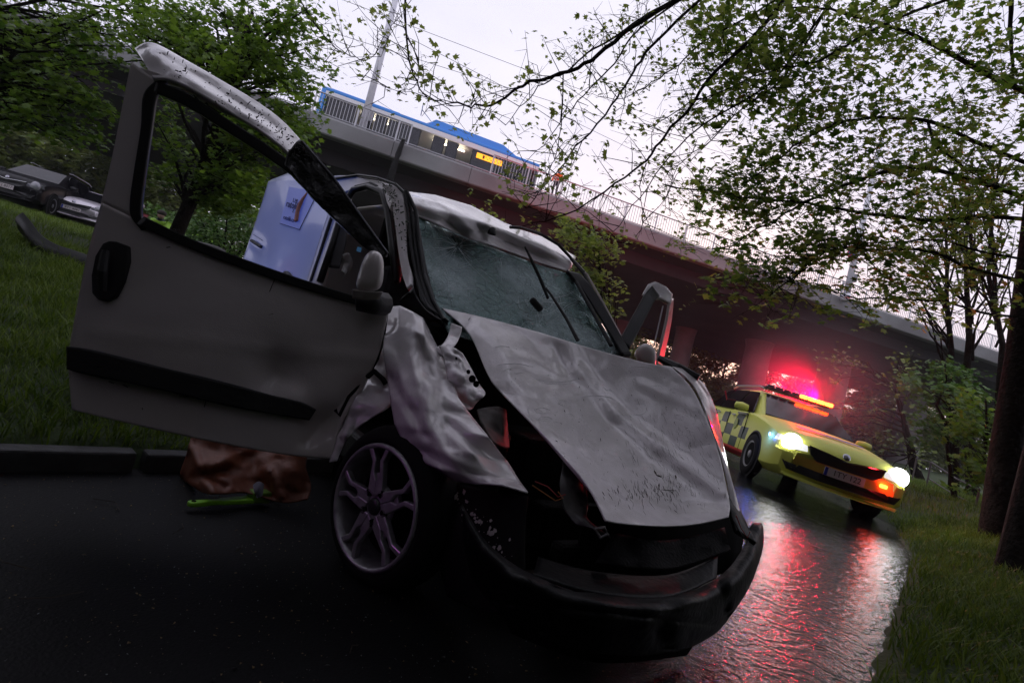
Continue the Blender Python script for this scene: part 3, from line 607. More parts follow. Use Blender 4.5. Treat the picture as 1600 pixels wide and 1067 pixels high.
# --- crushed roof front
patch('roof', [[(632, 300, 3.3), (680, 306, 3.5), (735, 322, 3.75), (790, 350, 3.95), (850, 372, 4.2), (900, 402, 4.4)],
     [(634, 306, 3.02), (682, 318, 3.2), (735, 342, 3.4), (790, 362, 3.62), (850, 386, 3.88), (897, 408, 4.05)],
     [(636, 318, 2.98), (684, 336, 3.12), (735, 358, 3.3), (790, 378, 3.5), (848, 398, 3.75), (893, 416, 3.95)],
     [(641, 334, 2.96), (690, 354, 3.1), (740, 376, 3.3), (790, 392, 3.48), (845, 412, 3.7), (888, 425, 3.84)]], M_paint_scratched, van, k=9, thick=.012, amp=.012, sc_=5, ramp=.02, rs=3.5, crisp=True, jit=.05, crease=[(640, 318, 760, 352, 14, -.09), (760, 352, 890, 410, 12, -.07), (700, 345, 720, 366, 14, .07)], seed=4.2)
MB().tube([P(797, 355, 3.6), P(812, 356, 3.65), P(845, 366, 3.85), P(872, 382, 3.95), (P(893, 404, 3.98)), P(912, 425, 3.86)], .012, 8).build('roof_gutter', M_trim, van)
MB().lathe([(.03, 0), (.028, .02), (.016, .045), (.001, .05)], 12, Matrix.Translation(P(768, 366, 3.38))).build('antenna_base', M_black, van, smooth=True)
MB().tube([P(768, 363, 3.38), P(765, 356, 3.4)], .006, 6).build('antenna_stub', M_black, van)
# roof skin behind, in the van's own frame
def vq(x, y, z): v = W(x, y, z); return tuple(v)
patch('roof_skin', [[vq(-1.35, -.72, 1.72), vq(-1.35, -.3, 1.70), vq(-1.4, .3, 1.72), vq(-1.4, .72, 1.70)], [vq(-2.4, -.74, 1.80), vq(-2.4, -.3, 1.84), vq(-2.4, .3, 1.84), vq(-2.4, .74, 1.78)], [vq(-3.3, -.72, 1.76), vq(-3.3, -.3, 1.80), vq(-3.3, .3, 1.80), vq(-3.3, .72, 1.75)]], M_paint, van, k=5, thick=.015, flat3d=True)
# --- windscreen
def glass_mat():
    M = bpy.data.materials.new('cracked_glass'); M.use_nodes = True; n = M.node_tree.nodes; l = M.node_tree.links.new; n.clear()
    t = n.new('ShaderNodeTexCoord'); nz = n.new('ShaderNodeTexNoise'); nz.inputs['Scale'].default_value = 6; nz.inputs['Detail'].default_value = 5
    l(t.outputs['Object'], nz.inputs[0]); ws = n.new('ShaderNodeVectorMath'); ws.operation = 'MULTIPLY_ADD'; ws.inputs[1].default_value = (.12, .12, .12)
    l(nz.outputs['Color'], ws.inputs[0]); l(t.outputs['Object'], ws.inputs[2])
    v = n.new('ShaderNodeTexVoronoi'); v.feature = 'DISTANCE_TO_EDGE'; v.inputs['Scale'].default_value = 16; l(ws.outputs[0], v.inputs['Vector'])
    v2 = n.new('ShaderNodeTexVoronoi'); v2.feature = 'DISTANCE_TO_EDGE'; v2.inputs['Scale'].default_value = 70; l(ws.outputs[0], v2.inputs['Vector'])
    def ramp(src, a, b, hi, lo):
        m_ = n.new('ShaderNodeMapRange'); m_.inputs[1].default_value = a; m_.inputs[2].default_value = b; m_.inputs[3].default_value = hi; m_.inputs[4].default_value = lo; l(src, m_.inputs[0]); return m_.outputs[0]
    c1 = ramp(v.outputs[0], .0, .022, 1, 0); c2 = ramp(v2.outputs[0], .0, .06, 1, 0)
    z = n.new('ShaderNodeTexNoise'); z.inputs['Scale'].default_value = 1.9; z.inputs['Detail'].default_value = 6; l(t.outputs['Object'], z.inputs[0])
    fr = ramp(z.outputs[0], .50, .66, 0, 1)
    mm = n.new('ShaderNodeMath'); mm.operation = 'MULTIPLY'; l(c2, mm.inputs[0]); l(fr, mm.inputs[1])
    m1 = n.new('ShaderNodeMath'); m1.operation = 'MULTIPLY_ADD'; l(mm.outputs[0], m1.inputs[0]); m1.inputs[1].default_value = .6; 
    m0 = n.new('ShaderNodeMath'); m0.operation = 'MULTIPLY_ADD'; l(c1, m0.inputs[0]); m0.inputs[1].default_value = .45; m2 = n.new('ShaderNodeMath'); m2.operation = 'MULTIPLY_ADD'; l(fr, m2.inputs[0]); m2.inputs[1].default_value = .5; m2.inputs[2].default_value = .03
    l(m2.outputs[0], m0.inputs[2]); l(m0.outputs[0], m1.inputs[2]); m1.use_clamp = True
    z3 = n.new('ShaderNodeTexNoise'); z3.inputs['Scale'].default_value = 45; z3.inputs['Detail'].default_value = 4; l(t.outputs['Object'], z3.inputs[0])
    hs = n.new('ShaderNodeMath'); hs.operation = 'MULTIPLY_ADD'; l(c1, hs.inputs[0]); hs.inputs[1].default_value = -.6; l(z3.outputs[0], hs.inputs[2])
    bp = n.new('ShaderNodeBump'); bp.inputs['Strength'].default_value = .9; bp.inputs['Distance'].default_value = .012; l(hs.outputs[0], bp.inputs['Height'])
    gl = n.new('ShaderNodeBsdfGlossy'); gl.inputs['Color'].default_value = (.62, .80, .80, 1); gl.inputs['Roughness'].default_value = .16; l(bp.outputs[0], gl.inputs['Normal'])
    tr = n.new('ShaderNodeBsdfTransparent'); tr.inputs[0].default_value = (.45, .58, .54, 1)
    fz = n.new('ShaderNodeFresnel'); fz.inputs[0].default_value = 1.9; l(bp.outputs[0], fz.inputs['Normal'])
    ms = n.new('ShaderNodeMixShader'); l(fz.outputs[0], ms.inputs[0]); l(tr.outputs[0], ms.inputs[1]); l(gl.outputs[0], ms.inputs[2])
    df = n.new('ShaderNodeBsdfDiffuse'); df.inputs[0].default_value = (.50, .60, .62, 1); l(bp.outputs[0], df.inputs['Normal'])
    m3 = n.new('ShaderNodeMixShader'); l(m1.outputs[0], m3.inputs[0]); l(ms.outputs[0], m3.inputs[1]); l(df.outputs[0], m3.inputs[2])
    o = n.new('ShaderNodeOutputMaterial'); l(m3.outputs[0], o.inputs[0]); return M
M_crack = glass_mat()
patch('windscreen', [[(643, 336, 2.98), (690, 356, 3.12), (745, 378, 3.3), (830, 410, 3.62), (890, 428, 3.85)],
     [(655, 385, 2.82), (700, 400, 2.96), (770, 425, 3.19), (850, 448, 3.46), (915, 466, 3.7)],
     [(668, 435, 2.68), (720, 450, 2.80), (790, 475, 3.03), (870, 495, 3.28), (942, 510, 3.53)],
     [(685, 488, 2.54), (745, 503, 2.64), (820, 525, 2.84), (900, 548, 3.09), (972, 558, 3.33)],
     [(700, 520, 2.45), (760, 540, 2.55), (835, 560, 2.7), (915, 580, 2.95), (990, 590, 3.2)]], M_crack, van, k=8, thick=.005, amp=.020, sc_=5, ramp=.016, rs=7,
     dents=[(715, 375, 60, .16), (700, 400, 30, .05), (800, 405, 60, .07), (850, 440, 50, -.03)], crease=[(660, 350, 860, 425, 16, -.05)], seed=1.7)
bpy.context.view_layer.update(); dg = bpy.context.evaluated_depsgraph_get(); wsv = [o for o in van.children if o.name.startswith('windscreen') and 'pillar' not in o.name][0]; wse = wsv.evaluated_get(dg)
ck = MB(); rc = random.Random(12)
for (cx, cy, nr_, L_) in ((715, 385, 26, 95), (843, 470, 18, 70), (780, 400, 14, 60), (700, 450, 14, 55), (905, 470, 12, 50)):
    for k in range(nr_):
        a = 6.283*k/nr_+rc.gauss(0, .12); pts_ = []; rr2 = rc.uniform(.4, 1.2)*L_; x, y = cx+4*math.cos(a), cy+3*math.sin(a)
        for q in range(7):
            w_ = on(wse, x, y, .004)
            if w_ is None: break
            pts_.append(w_); a += rc.gauss(0, .16); x += rr2/7*math.cos(a); y += rr2/7*.7*math.sin(a)
        if len(pts_) > 2: ck.tube(pts_, [.0011*(1-.8*i/len(pts_)) for i in range(len(pts_))], 3, cap=False)
    for rg_ in range(4):
        rad = (8+rg_*11)*rc.uniform(.8, 1.2); a0 = rc.random()*6
        pts_ = [on(wse, cx+rad*math.cos(a0+t*.35)*rc.uniform(.95, 1.05), cy+rad*.7*math.sin(a0+t*.35)*rc.uniform(.95, 1.05), .004) for t in range(rc.choice([6, 9, 12]))]
        if all(q is not None for q in pts_): ck.tube(pts_, .0007, 3, cap=False)
tag(ck.build('cracks', mat('crack_white', (.75, .82, .85), .2), wsv), kind='stuff')
# black edge of the screen, far side
patch('windscreen_pillar', [[(885, 424, 3.82), (905, 430, 3.83)], [(915, 462, 3.68), (928, 455, 3.7)], [(945, 510, 3.5), (955, 500, 3.53)], [(972, 556, 3.3), (985, 556, 3.35)]], M_trim, van, k=6, thick=.03)
MB().tube([P(892, 404, 3.95), P(912, 428, 3.85), P(935, 470, 3.68), P(962, 520, 3.5), P(980, 555, 3.34)], .012, 8).build('pillar_trim', M_black, van)
MB().tube([P(898, 408, 4.0), P(918, 430, 3.9), P(942, 472, 3.72), P(970, 525, 3.52)], .008, 8).build('pillar_trim', M_paint, van)
MB().tube([P(900, 440, 3.7), P(925, 485, 3.52), P(955, 540, 3.3)], .014, 8).build('windscreen_seal', M_black, van)
# wiper
wip = MB(); wip.tube([P(903, 532, 2.95), P(885, 498, 3.03), P(862, 462, 3.1), P(853, 450, 3.12)], [.012, .009, .008, .007], 6)
wo = wip.build('wiper', M_black, van)
MB().tube([P(856, 466, 3.08), P(845, 438, 3.15), P(832, 410, 3.25), P(820, 386, 3.3)], [.009, .012, .010, .006], 5).build('wiper_blade', M_rubber, wo)
# --- bonnet
bonnet = patch('bonnet', [[(690, 482, 2.58), (745, 494, 2.62), (832, 517, 2.68), (925, 545, 2.74), (1005, 566, 2.80), (1048, 573, 2.84)],
     [(733, 522, 2.44), (778, 532, 2.46), (850, 558, 2.55), (935, 585, 2.66), (1020, 605, 2.74), (1080, 606, 2.76)],
     [(762, 585, 2.24), (808, 600, 2.22), (870, 620, 2.32), (945, 650, 2.5), (1035, 660, 2.6), (1103, 652, 2.62)],
     [(782, 612, 2.16), (835, 655, 2.08), (895, 690, 2.14), (965, 708, 2.3), (1048, 712, 2.44), (1122, 705, 2.50)],
     [(855, 686, 1.96), (885, 722, 1.92), (935, 745, 1.98), (1000, 758, 2.14), (1068, 764, 2.30), (1134, 758, 2.38)],
     [(915, 755, 1.80), (930, 775, 1.80), (970, 790, 1.86), (1020, 800, 2.0), (1078, 802, 2.16), (1140, 790, 2.28)],
     [(946, 814, 1.68), (968, 818, 1.72), (1005, 821, 1.80), (1045, 822, 1.92), (1092, 818, 2.06), (1138, 808, 2.20)]], M_paint_scratched, van, k=12, thick=.006, amp=.010, sc_=3.0, ramp=.006, rs=4,
     crease=[(735, 497, 722, 528, 10, 0.025), (882, 532, 905, 580, 16, -0.025), (905, 580, 960, 645, 18, -0.030), (960, 645, 1125, 770, 16, -0.020), (900, 690, 870, 770, 34, -0.025), (870, 545, 880, 575, 12, 0.020), (780, 610, 900, 640, 18, 0.015), (820, 560, 880, 590, 14, -0.015), (950, 740, 1120, 690, 14, 0.009), (1000, 600, 1090, 640, 12, -0.010), (955, 790, 1120, 785, 12, 0.010)],
     dents=[(900, 575, 40, 0.025), (935, 610, 30, 0.020), (890, 700, 36, 0.025), (1040, 640, 50, 0.015), (830, 590, 34, 0.025), (1010, 730, 40, 0.015)], seed=9.1)
chips = MB()
for (x, y, s) in ((905, 604, 2), (911, 625, 1.5), (882, 641, 2), (938, 685, 1.6), (1088, 648, 1.5), (952, 745, 2), (966, 768, 3)): chips.tube([P(x, y, 1.62+.0*s), P(x+s, y+s*1.8, 1.62)], .001, 4)
# smears where mud was dragged: flat flakes lying on the sheet are built against the bonnet by ray casting below
bpy.context.view_layer.update()
dg = bpy.context.evaluated_depsgraph_get(); bev_ = bonnet.evaluated_get(dg)
sm = MB(); rs_ = random.Random(5)
def fleck(x, y, L_, w_, a):
    p0 = on(bev_, x, y); p1 = on(bev_, x+L_*math.cos(a), y+L_*math.sin(a))
    if p0 is None or p1 is None: return
    pm_ = on(bev_, x+L_*.5*math.cos(a)+rs_.uniform(-1, 1), y+L_*.5*math.sin(a)) or (p0+p1)/2
    sm.tube([p0, pm_, p1], [w_*.4, w_, w_*.3], 4)
for i in range(260):
    u = rs_.random(); x = rs_.choice([985, 1010, 1030, 1045, 1060, 1085, 1110])+rs_.gauss(0, 9); y = 690+rs_.gauss(0, 38)+(x-1000)*.2
    fleck(x, y, rs_.uniform(3, 16), rs_.uniform(.0002, .0006), R(68+rs_.gauss(0, 9)))
for (x, y, L_, w_, a) in ((1022, 735, 9, .004, 60), (1026, 742, 8, .004, 20), (1055, 742, 6, .004, 80), (965, 762, 9, .002, 78), (1030, 755, 6, .003, 90), (1035, 765, 22, .0015, 3), (941, 768, 7, .0015, 60), (905, 603, 3, .002, 80), (911, 623, 4, .001, 70), (882, 640, 4, .0015, 70), (938, 684, 5, .0015, 80), (868, 688, 4, .0015, 30), (1086, 648, 3, .0015, 60), (735, 496, 6, .002, 120)):
    fleck(x, y, L_, w_, R(a))
for i in range(120): fleck(rs_.uniform(770, 1130), rs_.uniform(540, 800), rs_.uniform(1, 2.5), rs_.uniform(.0004, .0012), rs_.uniform(0, 6))
for i in range(150): fleck(rs_.gauss(1030, 40), rs_.gauss(765, 12), rs_.uniform(4, 11), rs_.uniform(.0004, .001), R(75+rs_.gauss(0, 14)))
sc2 = MB()
def arc(cx, cy, rx, ry, a0, a1, w_, n=14):
    pts = [on(bev_, cx+rx*math.cos(R(a0+(a1-a0)*i/n))+rs_.uniform(-.6, .6), cy+ry*math.sin(R(a0+(a1-a0)*i/n)), .0015) for i in range(n+1)]
    if all(q is not None for q in pts): sc2.tube(pts, [w_*(.3+.7*math.sin(math.pi*i/n)) for i in range(n+1)], 4)
for a in ((870, 583, 42, 14, 20, 150, .0012), (872, 590, 38, 10, 30, 140, .0007), (785, 545, 14, 4, 190, 330, .0014), (800, 580, 36, 12, 230, 320, .0012), (1000, 580, 22, 7, 160, 380, .0008), (985, 640, 26, 9, 10, 130, .0008), (930, 630, 34, 12, 200, 330, .0010), (810, 600, 40, 26, 200, 280, .0008), (950, 590, 10, 20, 60, 140, .0008), (1030, 612, 30, 10, 190, 300, .0007), (845, 640, 20, 22, 120, 210, .0009), (960, 560, 20, 5, 180, 350, .0008), (900, 760, 24, 18, 200, 300, .0008)): arc(*a)
for i in range(70): x = rs_.uniform(760, 1110); y = rs_.uniform(540, 690); arc(x, y, rs_.uniform(3, 14), rs_.uniform(1, 6), rs_.uniform(0, 360), rs_.uniform(360, 420), rs_.uniform(.0002, .0005), 5)
tag(sc2.build('scuffs', mat('scuffed_white', (.88, .88, .92), .35), bonnet), kind='stuff')
tag(sm.build('mud_streaks', mat('mud', (.05, .034, .026), .8), bonnet), kind='stuff')
# --- crumpled wing
wing = patch('front_wing', [
    [(607, 480, 2.30), (625, 478, 2.26), (645, 488, 2.24), (660, 497, 2.26), (668, 512, 2.3)],
    [(602, 510, 2.24), (624, 512, 2.16), (645, 518, 2.14), (662, 526, 2.16), (682, 540, 2.2)],
    [(598, 545, 2.18), (620, 548, 2.08), (642, 552, 2.04), (664, 560, 2.04), (702, 582, 2.1)],
    [(604, 582, 2.08), (628, 590, 1.98), (652, 598, 1.94), (678, 606, 1.93), (716, 622, 1.98)],
    [(610, 622, 1.98), (634, 630, 1.90), (660, 636, 1.86), (690, 642, 1.84), (738, 652, 1.90)],
    [(617, 662, 1.92), (645, 668, 1.84), (676, 672, 1.80), (712, 676, 1.78), (764, 684, 1.82)],
    [(634, 698, 1.88), (662, 704, 1.80), (696, 706, 1.75), (738, 710, 1.72), (792, 720, 1.76)],
    [(662, 722, 1.86), (688, 732, 1.78), (722, 738, 1.72), (766, 744, 1.68), (812, 752, 1.70)],
    [(694, 742, 1.84), (714, 752, 1.77), (744, 756, 1.70), (784, 758, 1.66), (825, 770, 1.67)]], M_paint_scratched, van, k=8, thick=.005, amp=.003, sc_=6, ramp=.003, rs=5, crisp=True, jit=.04, smooth=True,
    crease=[(655, 530, 672, 590, 10, 0.030), (655, 590, 720, 640, 14, -0.025), (690, 590, 700, 700, 16, 0.020), (610, 590, 665, 680, 12, 0.025), (672, 600, 660, 700, 12, -0.025), (700, 660, 800, 745, 14, 0.025), (650, 690, 760, 740, 14, -0.020), (690, 640, 740, 650, 10, 0.025)],
    dents=[(690, 650, 30, 0.025), (640, 560, 24, -0.020), (745, 705, 30, -0.020), (650, 640, 22, 0.025)], seed=2.2)
patch('wing_edge', [[(600, 540, 2.22), (612, 560, 2.2)], [(585, 575, 2.2), (612, 590, 2.16)], [(562, 608, 2.16), (612, 612, 2.12)], [(545, 632, 2.14), (610, 634, 2.08)], [(532, 665, 2.12), (572, 658, 2.06)], [(524, 695, 2.12), (545, 682, 2.08)], [(515, 722, 2.12), (526, 720, 2.1)]], M_paint_scratched, van, k=7, thick=.006, amp=.03, sc_=9, ramp=.03, rs=9, crease=[(575, 590, 600, 600, 8, .05), (560, 620, 540, 680, 8, -.04)])
MB().tube([P(604, 488, 2.24), P(601, 515, 2.2), P(590, 560, 2.18), P(570, 595, 2.16), P(545, 620, 2.14), P(530, 650, 2.13), P(524, 640, 2.12)], .008, 6).build('torn_seal', M_rubber, van)
MB().tube([P(575, 588, 2.14), P(585, 580, 2.1), P(598, 592, 2.1), P(603, 600, 2.1)], .012, 6).build('torn_seal', M_rubber, van)
# inner metal: suspension tower
tower = patch('suspension_tower', [[(686, 540, 2.12), (705, 542, 2.14), (722, 552, 2.18)], [(694, 562, 2.08), (715, 566, 2.08), (738, 580, 2.14)], [(700, 590, 2.05), (722, 595, 2.04), (748, 600, 2.1)], [(710, 618, 2.03), (732, 622, 2.0), (758, 616, 2.06)], [(722, 636, 2.0), (736, 640, 1.99), (742, 628, 2.02)]],
      M_paint_scratched, van, k=8, thick=.006, amp=.035, sc_=14, ramp=.035, rs=13, seed=6)
for (x, y, r_) in ((732, 581, .008), (738, 592, .014), (744, 600, .012), (713, 560, .005)):
    MB().lathe([(r_, -.004), (r_, .006), (.0001, .006)], 10, frame((1, 0, 0), (0, .3, 1), (0, -1, .3), P(x, y, 1.99))).build('hole_plug', M_dark, tower)
patch('inner_strut', [[(705, 505, 2.35), (722, 512, 2.36)], [(700, 525, 2.3), (716, 532, 2.3)], [(690, 540, 2.2), (706, 545, 2.2)], [(675, 545, 2.16), (690, 556, 2.16)]], M_paint_scratched, van, k=6, thick=.01, amp=.015, sc_=12)
patch('inner_panel', [[(745, 640, 2.1), (775, 636, 2.15), (790, 640, 2.2)], [(752, 660, 2.0), (778, 665, 2.08), (792, 668, 2.15)], [(768, 690, 1.95), (785, 700, 2.0), (795, 700, 2.1)]], mat('grimy_metal', (.10, .09, .085), .6, c2=(.04, .035, .03), scale=14), van, k=6, thick=.008, amp=.04, sc_=10, ramp=.03, rs=8)
patch('headlight_bracket', [[(880, 720, 1.95), (900, 735, 1.95), (915, 760, 1.92)], [(875, 760, 1.85), (898, 770, 1.84), (918, 790, 1.84)], [(882, 795, 1.78), (905, 805, 1.77), (918, 812, 1.78)], [(900, 820, 1.74), (925, 826, 1.72), (955, 840, 1.7)]], mat('grimy_grey', (.07, .065, .06), .5, c2=(.03, .03, .03), scale=14), van, k=6, thick=.008, amp=.03, sc_=12, ramp=.02, rs=9)
MB().tube([P(930, 826, 1.66), P(945, 824, 1.65), P(950, 834, 1.65), P(938, 840, 1.65), P(930, 826, 1.66)], .006, 6).build('towing_eye', M_steel, van)
for (pts, c) in (([(832, 758), (850, 770), (868, 782), (880, 778), (872, 768)], (.35, .12, .02)), ([(836, 752), (856, 760), (872, 776), (884, 772)], (.3, .02, .02)), ([(1150, 805), (1158, 825), (1168, 840), (1172, 830)], (.3, .2, .02)), ([(1146, 812), (1160, 838), (1170, 846)], (.04, .04, .04))):
    MB().tube([P(x, y, 1.72 if x < 1000 else 2.2) for x, y in pts], .0022, 5).build('wire', mat('wire_%d' % int(c[0]*100), c, .5), van)
# engine bay bulk
def vbox(x0, x1, y0, y1, z0, z1, name, m, par=None, bev=.02):
    return MB().box(W((x0+x1)/2, (y0+y1)/2, (z0+z1)/2), (x1-x0, y1-y0, z1-z0), frame(VF, VL, (0, 0, 1), (0, 0, 0)).to_3x3()).build(name, m, par or van, bev=bev)
M_bay = mat('engine_black', (.004, .004, .004), .7, bump=.4, scale=20, spec=.12)
vbox(-.48, -.10, -.30, .45, .25, .60, 'engine', M_bay); vbox(.08, .18, -.35, .4, .16, .38, 'radiator', M_bay)
vbox(-.6, -.5, -.75, .75, .25, 1.02, 'bulkhead', M_dark); vbox(-.5, .2, -.66, .5, .12, .24, 'dark_fill', M_dark)  # low dark box added as filler to blacken the open front
vbox(.30, .38, -.40, .35, .22, .30, 'bumper_beam', M_bay)
vbox(-.48, .0, -.52, -.46, .24, .62, 'inner_wing', M_bay)
vbox(-3.2, -.5, -.75, .75, .22, .30, 'floor', M_dark)
# --- far wing and headlight remains on the right
patch('front_wing', [[(1050, 573, 2.9), (1075, 580, 3.0), (1100, 600, 3.05)], [(1085, 605, 2.8), (1100, 615, 2.85), (1118, 640, 2.9)], [(1112, 670, 2.6), (1122, 690, 2.62), (1135, 720, 2.62)], [(1132, 735, 2.48), (1142, 750, 2.45), (1150, 778, 2.42)], [(1142, 790, 2.36), (1150, 800, 2.34), (1156, 800, 2.36)]], M_paint_scratched, van, k=6, thick=.006, amp=.02, sc_=6)
MB().tube([P(1030, 560, 3.1), P(1060, 575, 3.0), P(1092, 590, 2.95)], [.02, .03, .02], 7).build('bent_hinge', M_black, van)
patch('headlight_housing', [[(1128, 760, 2.4), (1150, 790, 2.42)], [(1140, 800, 2.3), (1165, 820, 2.3)], [(1150, 830, 2.22), (1180, 850, 2.24)]], M_black, van, k=6, thick=.02, amp=.04, sc_=10)
# --- fallen bumper
M_bump = mat('bumper_plastic', (.003, .003, .0035), .45, spec=.16, c2=(.006, .006, .007), scale=4, bump=.2, bscale=40)
patch('bumper', [[(720, 790, 1.62), (760, 850, 1.55), (830, 900, 1.48), (930, 930, 1.50), (1040, 935, 1.68), (1120, 905, 1.98), (1160, 860, 2.25), (1172, 822, 2.42), (1186, 818, 2.55)],
     [(724, 805, 1.58), (762, 866, 1.50), (830, 918, 1.42), (935, 948, 1.42), (1045, 952, 1.60), (1128, 922, 1.90), (1170, 874, 2.18), (1184, 835, 2.40), (1190, 822, 2.55)],
     [(728, 850, 1.60), (768, 905, 1.52), (832, 950, 1.46), (935, 985, 1.46), (1045, 988, 1.64), (1125, 965, 1.92), (1168, 915, 2.2), (1186, 870, 2.42), (1191, 850, 2.56)],
     [(738, 900, 1.64), (778, 950, 1.56), (840, 992, 1.50), (935, 1018, 1.50), (1042, 1018, 1.68), (1112, 990, 1.96), (1150, 945, 2.22), (1172, 905, 2.44), (1180, 880, 2.58)]], M_bump, van, k=8, thick=.012, amp=.025, sc_=6, ramp=.015, rs=7, crease=[(760, 935, 1130, 975, 8, .03), (800, 905, 1100, 940, 10, -.03), (1020, 930, 1040, 1010, 7, .06), (860, 920, 845, 1000, 6, .05), (1125, 900, 1140, 980, 6, .05)])
patch('lower_grille', [[(780, 935, 1.57), (930, 990, 1.53), (1090, 990, 1.85)], [(800, 985, 1.62), (930, 1030, 1.58), (1070, 1020, 1.9)]], M_bay, van, k=6, thick=.02)
patch('bumper_shelf', [[(840, 872, 1.72), (930, 895, 1.72), (1040, 900, 1.88), (1120, 870, 2.1)], [(832, 900, 1.52), (930, 928, 1.54), (1040, 934, 1.72), (1118, 904, 2.0)]], M_bump, van, k=6, thick=.012, amp=.01)
patch('torn_grille', [[(960, 835, 1.85), (1040, 845, 1.95), (1130, 825, 2.25)], [(930, 880, 1.72), (1040, 890, 1.84), (1140, 860, 2.15)]], M_bay, van, k=8, thick=.015, amp=.04, sc_=8)
patch('dark_backing', [[(915, 790, 2.05), (1030, 800, 2.3), (1150, 790, 2.75)], [(905, 850, 1.98), (1030, 860, 2.15), (1160, 830, 2.66)], [(900, 905, 1.92), (1035, 915, 2.05), (1150, 890, 2.5)]], M_dark, van, k=5, thick=.02)  # dark sheet added to black out the gap below the bonnet edge
# wheel-arch liner with paint flakes
liner = patch('arch_liner', [[(655, 700, 1.98), (690, 745, 1.9), (760, 765, 1.8), (825, 775, 1.74)], [(668, 760, 1.9), (705, 800, 1.82), (760, 820, 1.74), (820, 830, 1.68)], [(680, 850, 1.84), (720, 880, 1.74), (765, 900, 1.66), (820, 905, 1.6)], [(700, 930, 1.8), (740, 950, 1.7), (780, 960, 1.62), (820, 965, 1.58)]], M_rubber, van, k=6, thick=.01, amp=.02)
bpy.context.view_layer.update(); dg = bpy.context.evaluated_depsgraph_get(); lev = liner.evaluated_get(dg)
fl = MB(); rs_ = random.Random(8)
for i in range(95):
    t = rs_.random(); x = 695+t*115+rs_.gauss(0, 11); y = 745+t*165+rs_.gauss(0, 14); q = on(lev, x, y, .006)
    if q is None: continue
    r_ = rs_.choice([.0012, .002, .003, .005, .008]); a0 = rs_.random()*6; n = rs_.choice([4, 5, 6])
    pts = [(r_*rs_.uniform(.5, 1.3)*math.cos(a0+6.283*k/n), r_*rs_.uniform(.5, 1.6)*math.sin(a0+6.283*k/n)) for k in range(n)]
    fl.prism(pts, .0012, frame((1, 0, 0), (0, .2, 1), (0, -1, .2), q))
tag(fl.build('paint_flakes', M_paint, liner), kind='stuff')
# --- front wheel
def wheel(root, c, fwd, out, name='wheel', rr=.225, tr=.312, tilt=0):
    fwd = Vector(fwd).normalized(); out = Vector(out).normalized(); M = frame(fwd, out.cross(fwd), out, c)
    M_alloy = mat('scuffed_alloy', (.55, .53, .56), .34, metal=.8, c2=(.32, .30, .33), scale=14, rough2=.6)
    t = MB().lathe([(rr*.98, -.19), (rr+.01, -.19), (tr-.02, -.17), (tr, -.14), (tr, -.05), (tr-.015, -.02), (tr-.05, .005), (rr+.01, .0), (rr*.98, -.01)], 48, M).build(name, M_rubber, root, smooth=True)
    MB().lathe([(rr*.9, -.17), (rr*.92, -.03), (rr*.95, .004), (rr*.985, .012), (rr+.008, .006), (rr+.01, -.01), (rr*.96, -.02)], 48, M).build('rim', M_alloy, t, smooth=True)
    MB().lathe([(.001, -.11), (rr*.9, -.11), (rr*.9, -.13)], 32, M).build('brake_drum', M_dark, t)
    for k in range(5):
        a = k*2*math.pi/5+.5; Mr = M @ Matrix.Rotation(a, 4, 'Z')
        for sgn_ in (1, -1):
            poly = [(.035, .0*sgn_), (.05, .040*sgn_), (.10, .036*sgn_), (.16, .030*sgn_), (rr*.93, .058*sgn_), (rr*.94, .034*sgn_), (.165, .012*sgn_), (.12, .016*sgn_), (.09, .0)]
            if sgn_ < 0: poly = poly[::-1]
            o = MB().prism(poly, .026, Mr @ Matrix.Translation((0, 0, -.022))).build('spoke', M_alloy, t, bev=.004)
        MB().prism([(.045, -.03), (.12, -.024), (.12, .024), (.045, .03)], .02, Mr @ Matrix.Translation((0, 0, -.03))).build('spoke_web', M_alloy, t, bev=.003)
        q = a+.628; MB().lathe([(.001, .004), (.014, .004), (.015, -.01)], 14, M @ Matrix.Rotation(q, 4, 'Z') @ Matrix.Translation((.058, 0, .0))).build('bolt_hole', M_dark, t, smooth=True)
    MB().lathe([(.001, -.004), (.03, -.004), (.072, -.006), (.078, -.014), (.08, -.03)], 32, M).build('hub', M_alloy, t, smooth=True)
    MB().lathe([(.001, .008), (.022, .008), (.03, .004), (.032, -.004)], 24, M).build('centre_cap', mat('cap_dark', (.05, .05, .055), .3, metal=.5), t, smooth=True)
    return t
wc = P(584, 791, 1.90)
wheel(van, wc, (.80, -.60, .04), (-.60, -.80, .0), rr=.222, tr=.30)
wheel(van, W(0, .62, .31), VF, VL, rr=.2, tr=.31); wheel(van, W(-2.75, .62, .31), VF, VL, rr=.2, tr=.31); wheel(van, W(-2.75, -.62, .31), VF, -VL, rr=.2, tr=.31)
# --- body behind: pillar, sliding door with poster, rear
M_side = mat('side_panel_white', (.62, .62, .66), .32, coat=.6, c2=(.55, .55, .6), scale=2)
side = patch('sliding_door', [[(421, 284, 4.3), (450, 280, 4.05), (490, 284, 3.8), (528, 300, 3.5)], [(410, 320, 4.28), (442, 322, 4.02), (478, 328, 3.76), (515, 345, 3.46)], [(395, 365, 4.25), (428, 370, 3.98), (465, 380, 3.72), (498, 395, 3.42)], [(380, 410, 4.2), (410, 420, 3.93), (448, 432, 3.66), (482, 444, 3.38)], [(362, 470, 4.1), (392, 480, 3.85), (430, 492, 3.58), (465, 504, 3.3)], [(335, 560, 4.0), (370, 575, 3.75), (410, 590, 3.48), (445, 600, 3.2)]], M_side, van, k=8, thick=.02, amp=.01, sc_=2.4, dents=[(400, 390, 22, .05), (440, 330, 60, -.03)], seed=3)
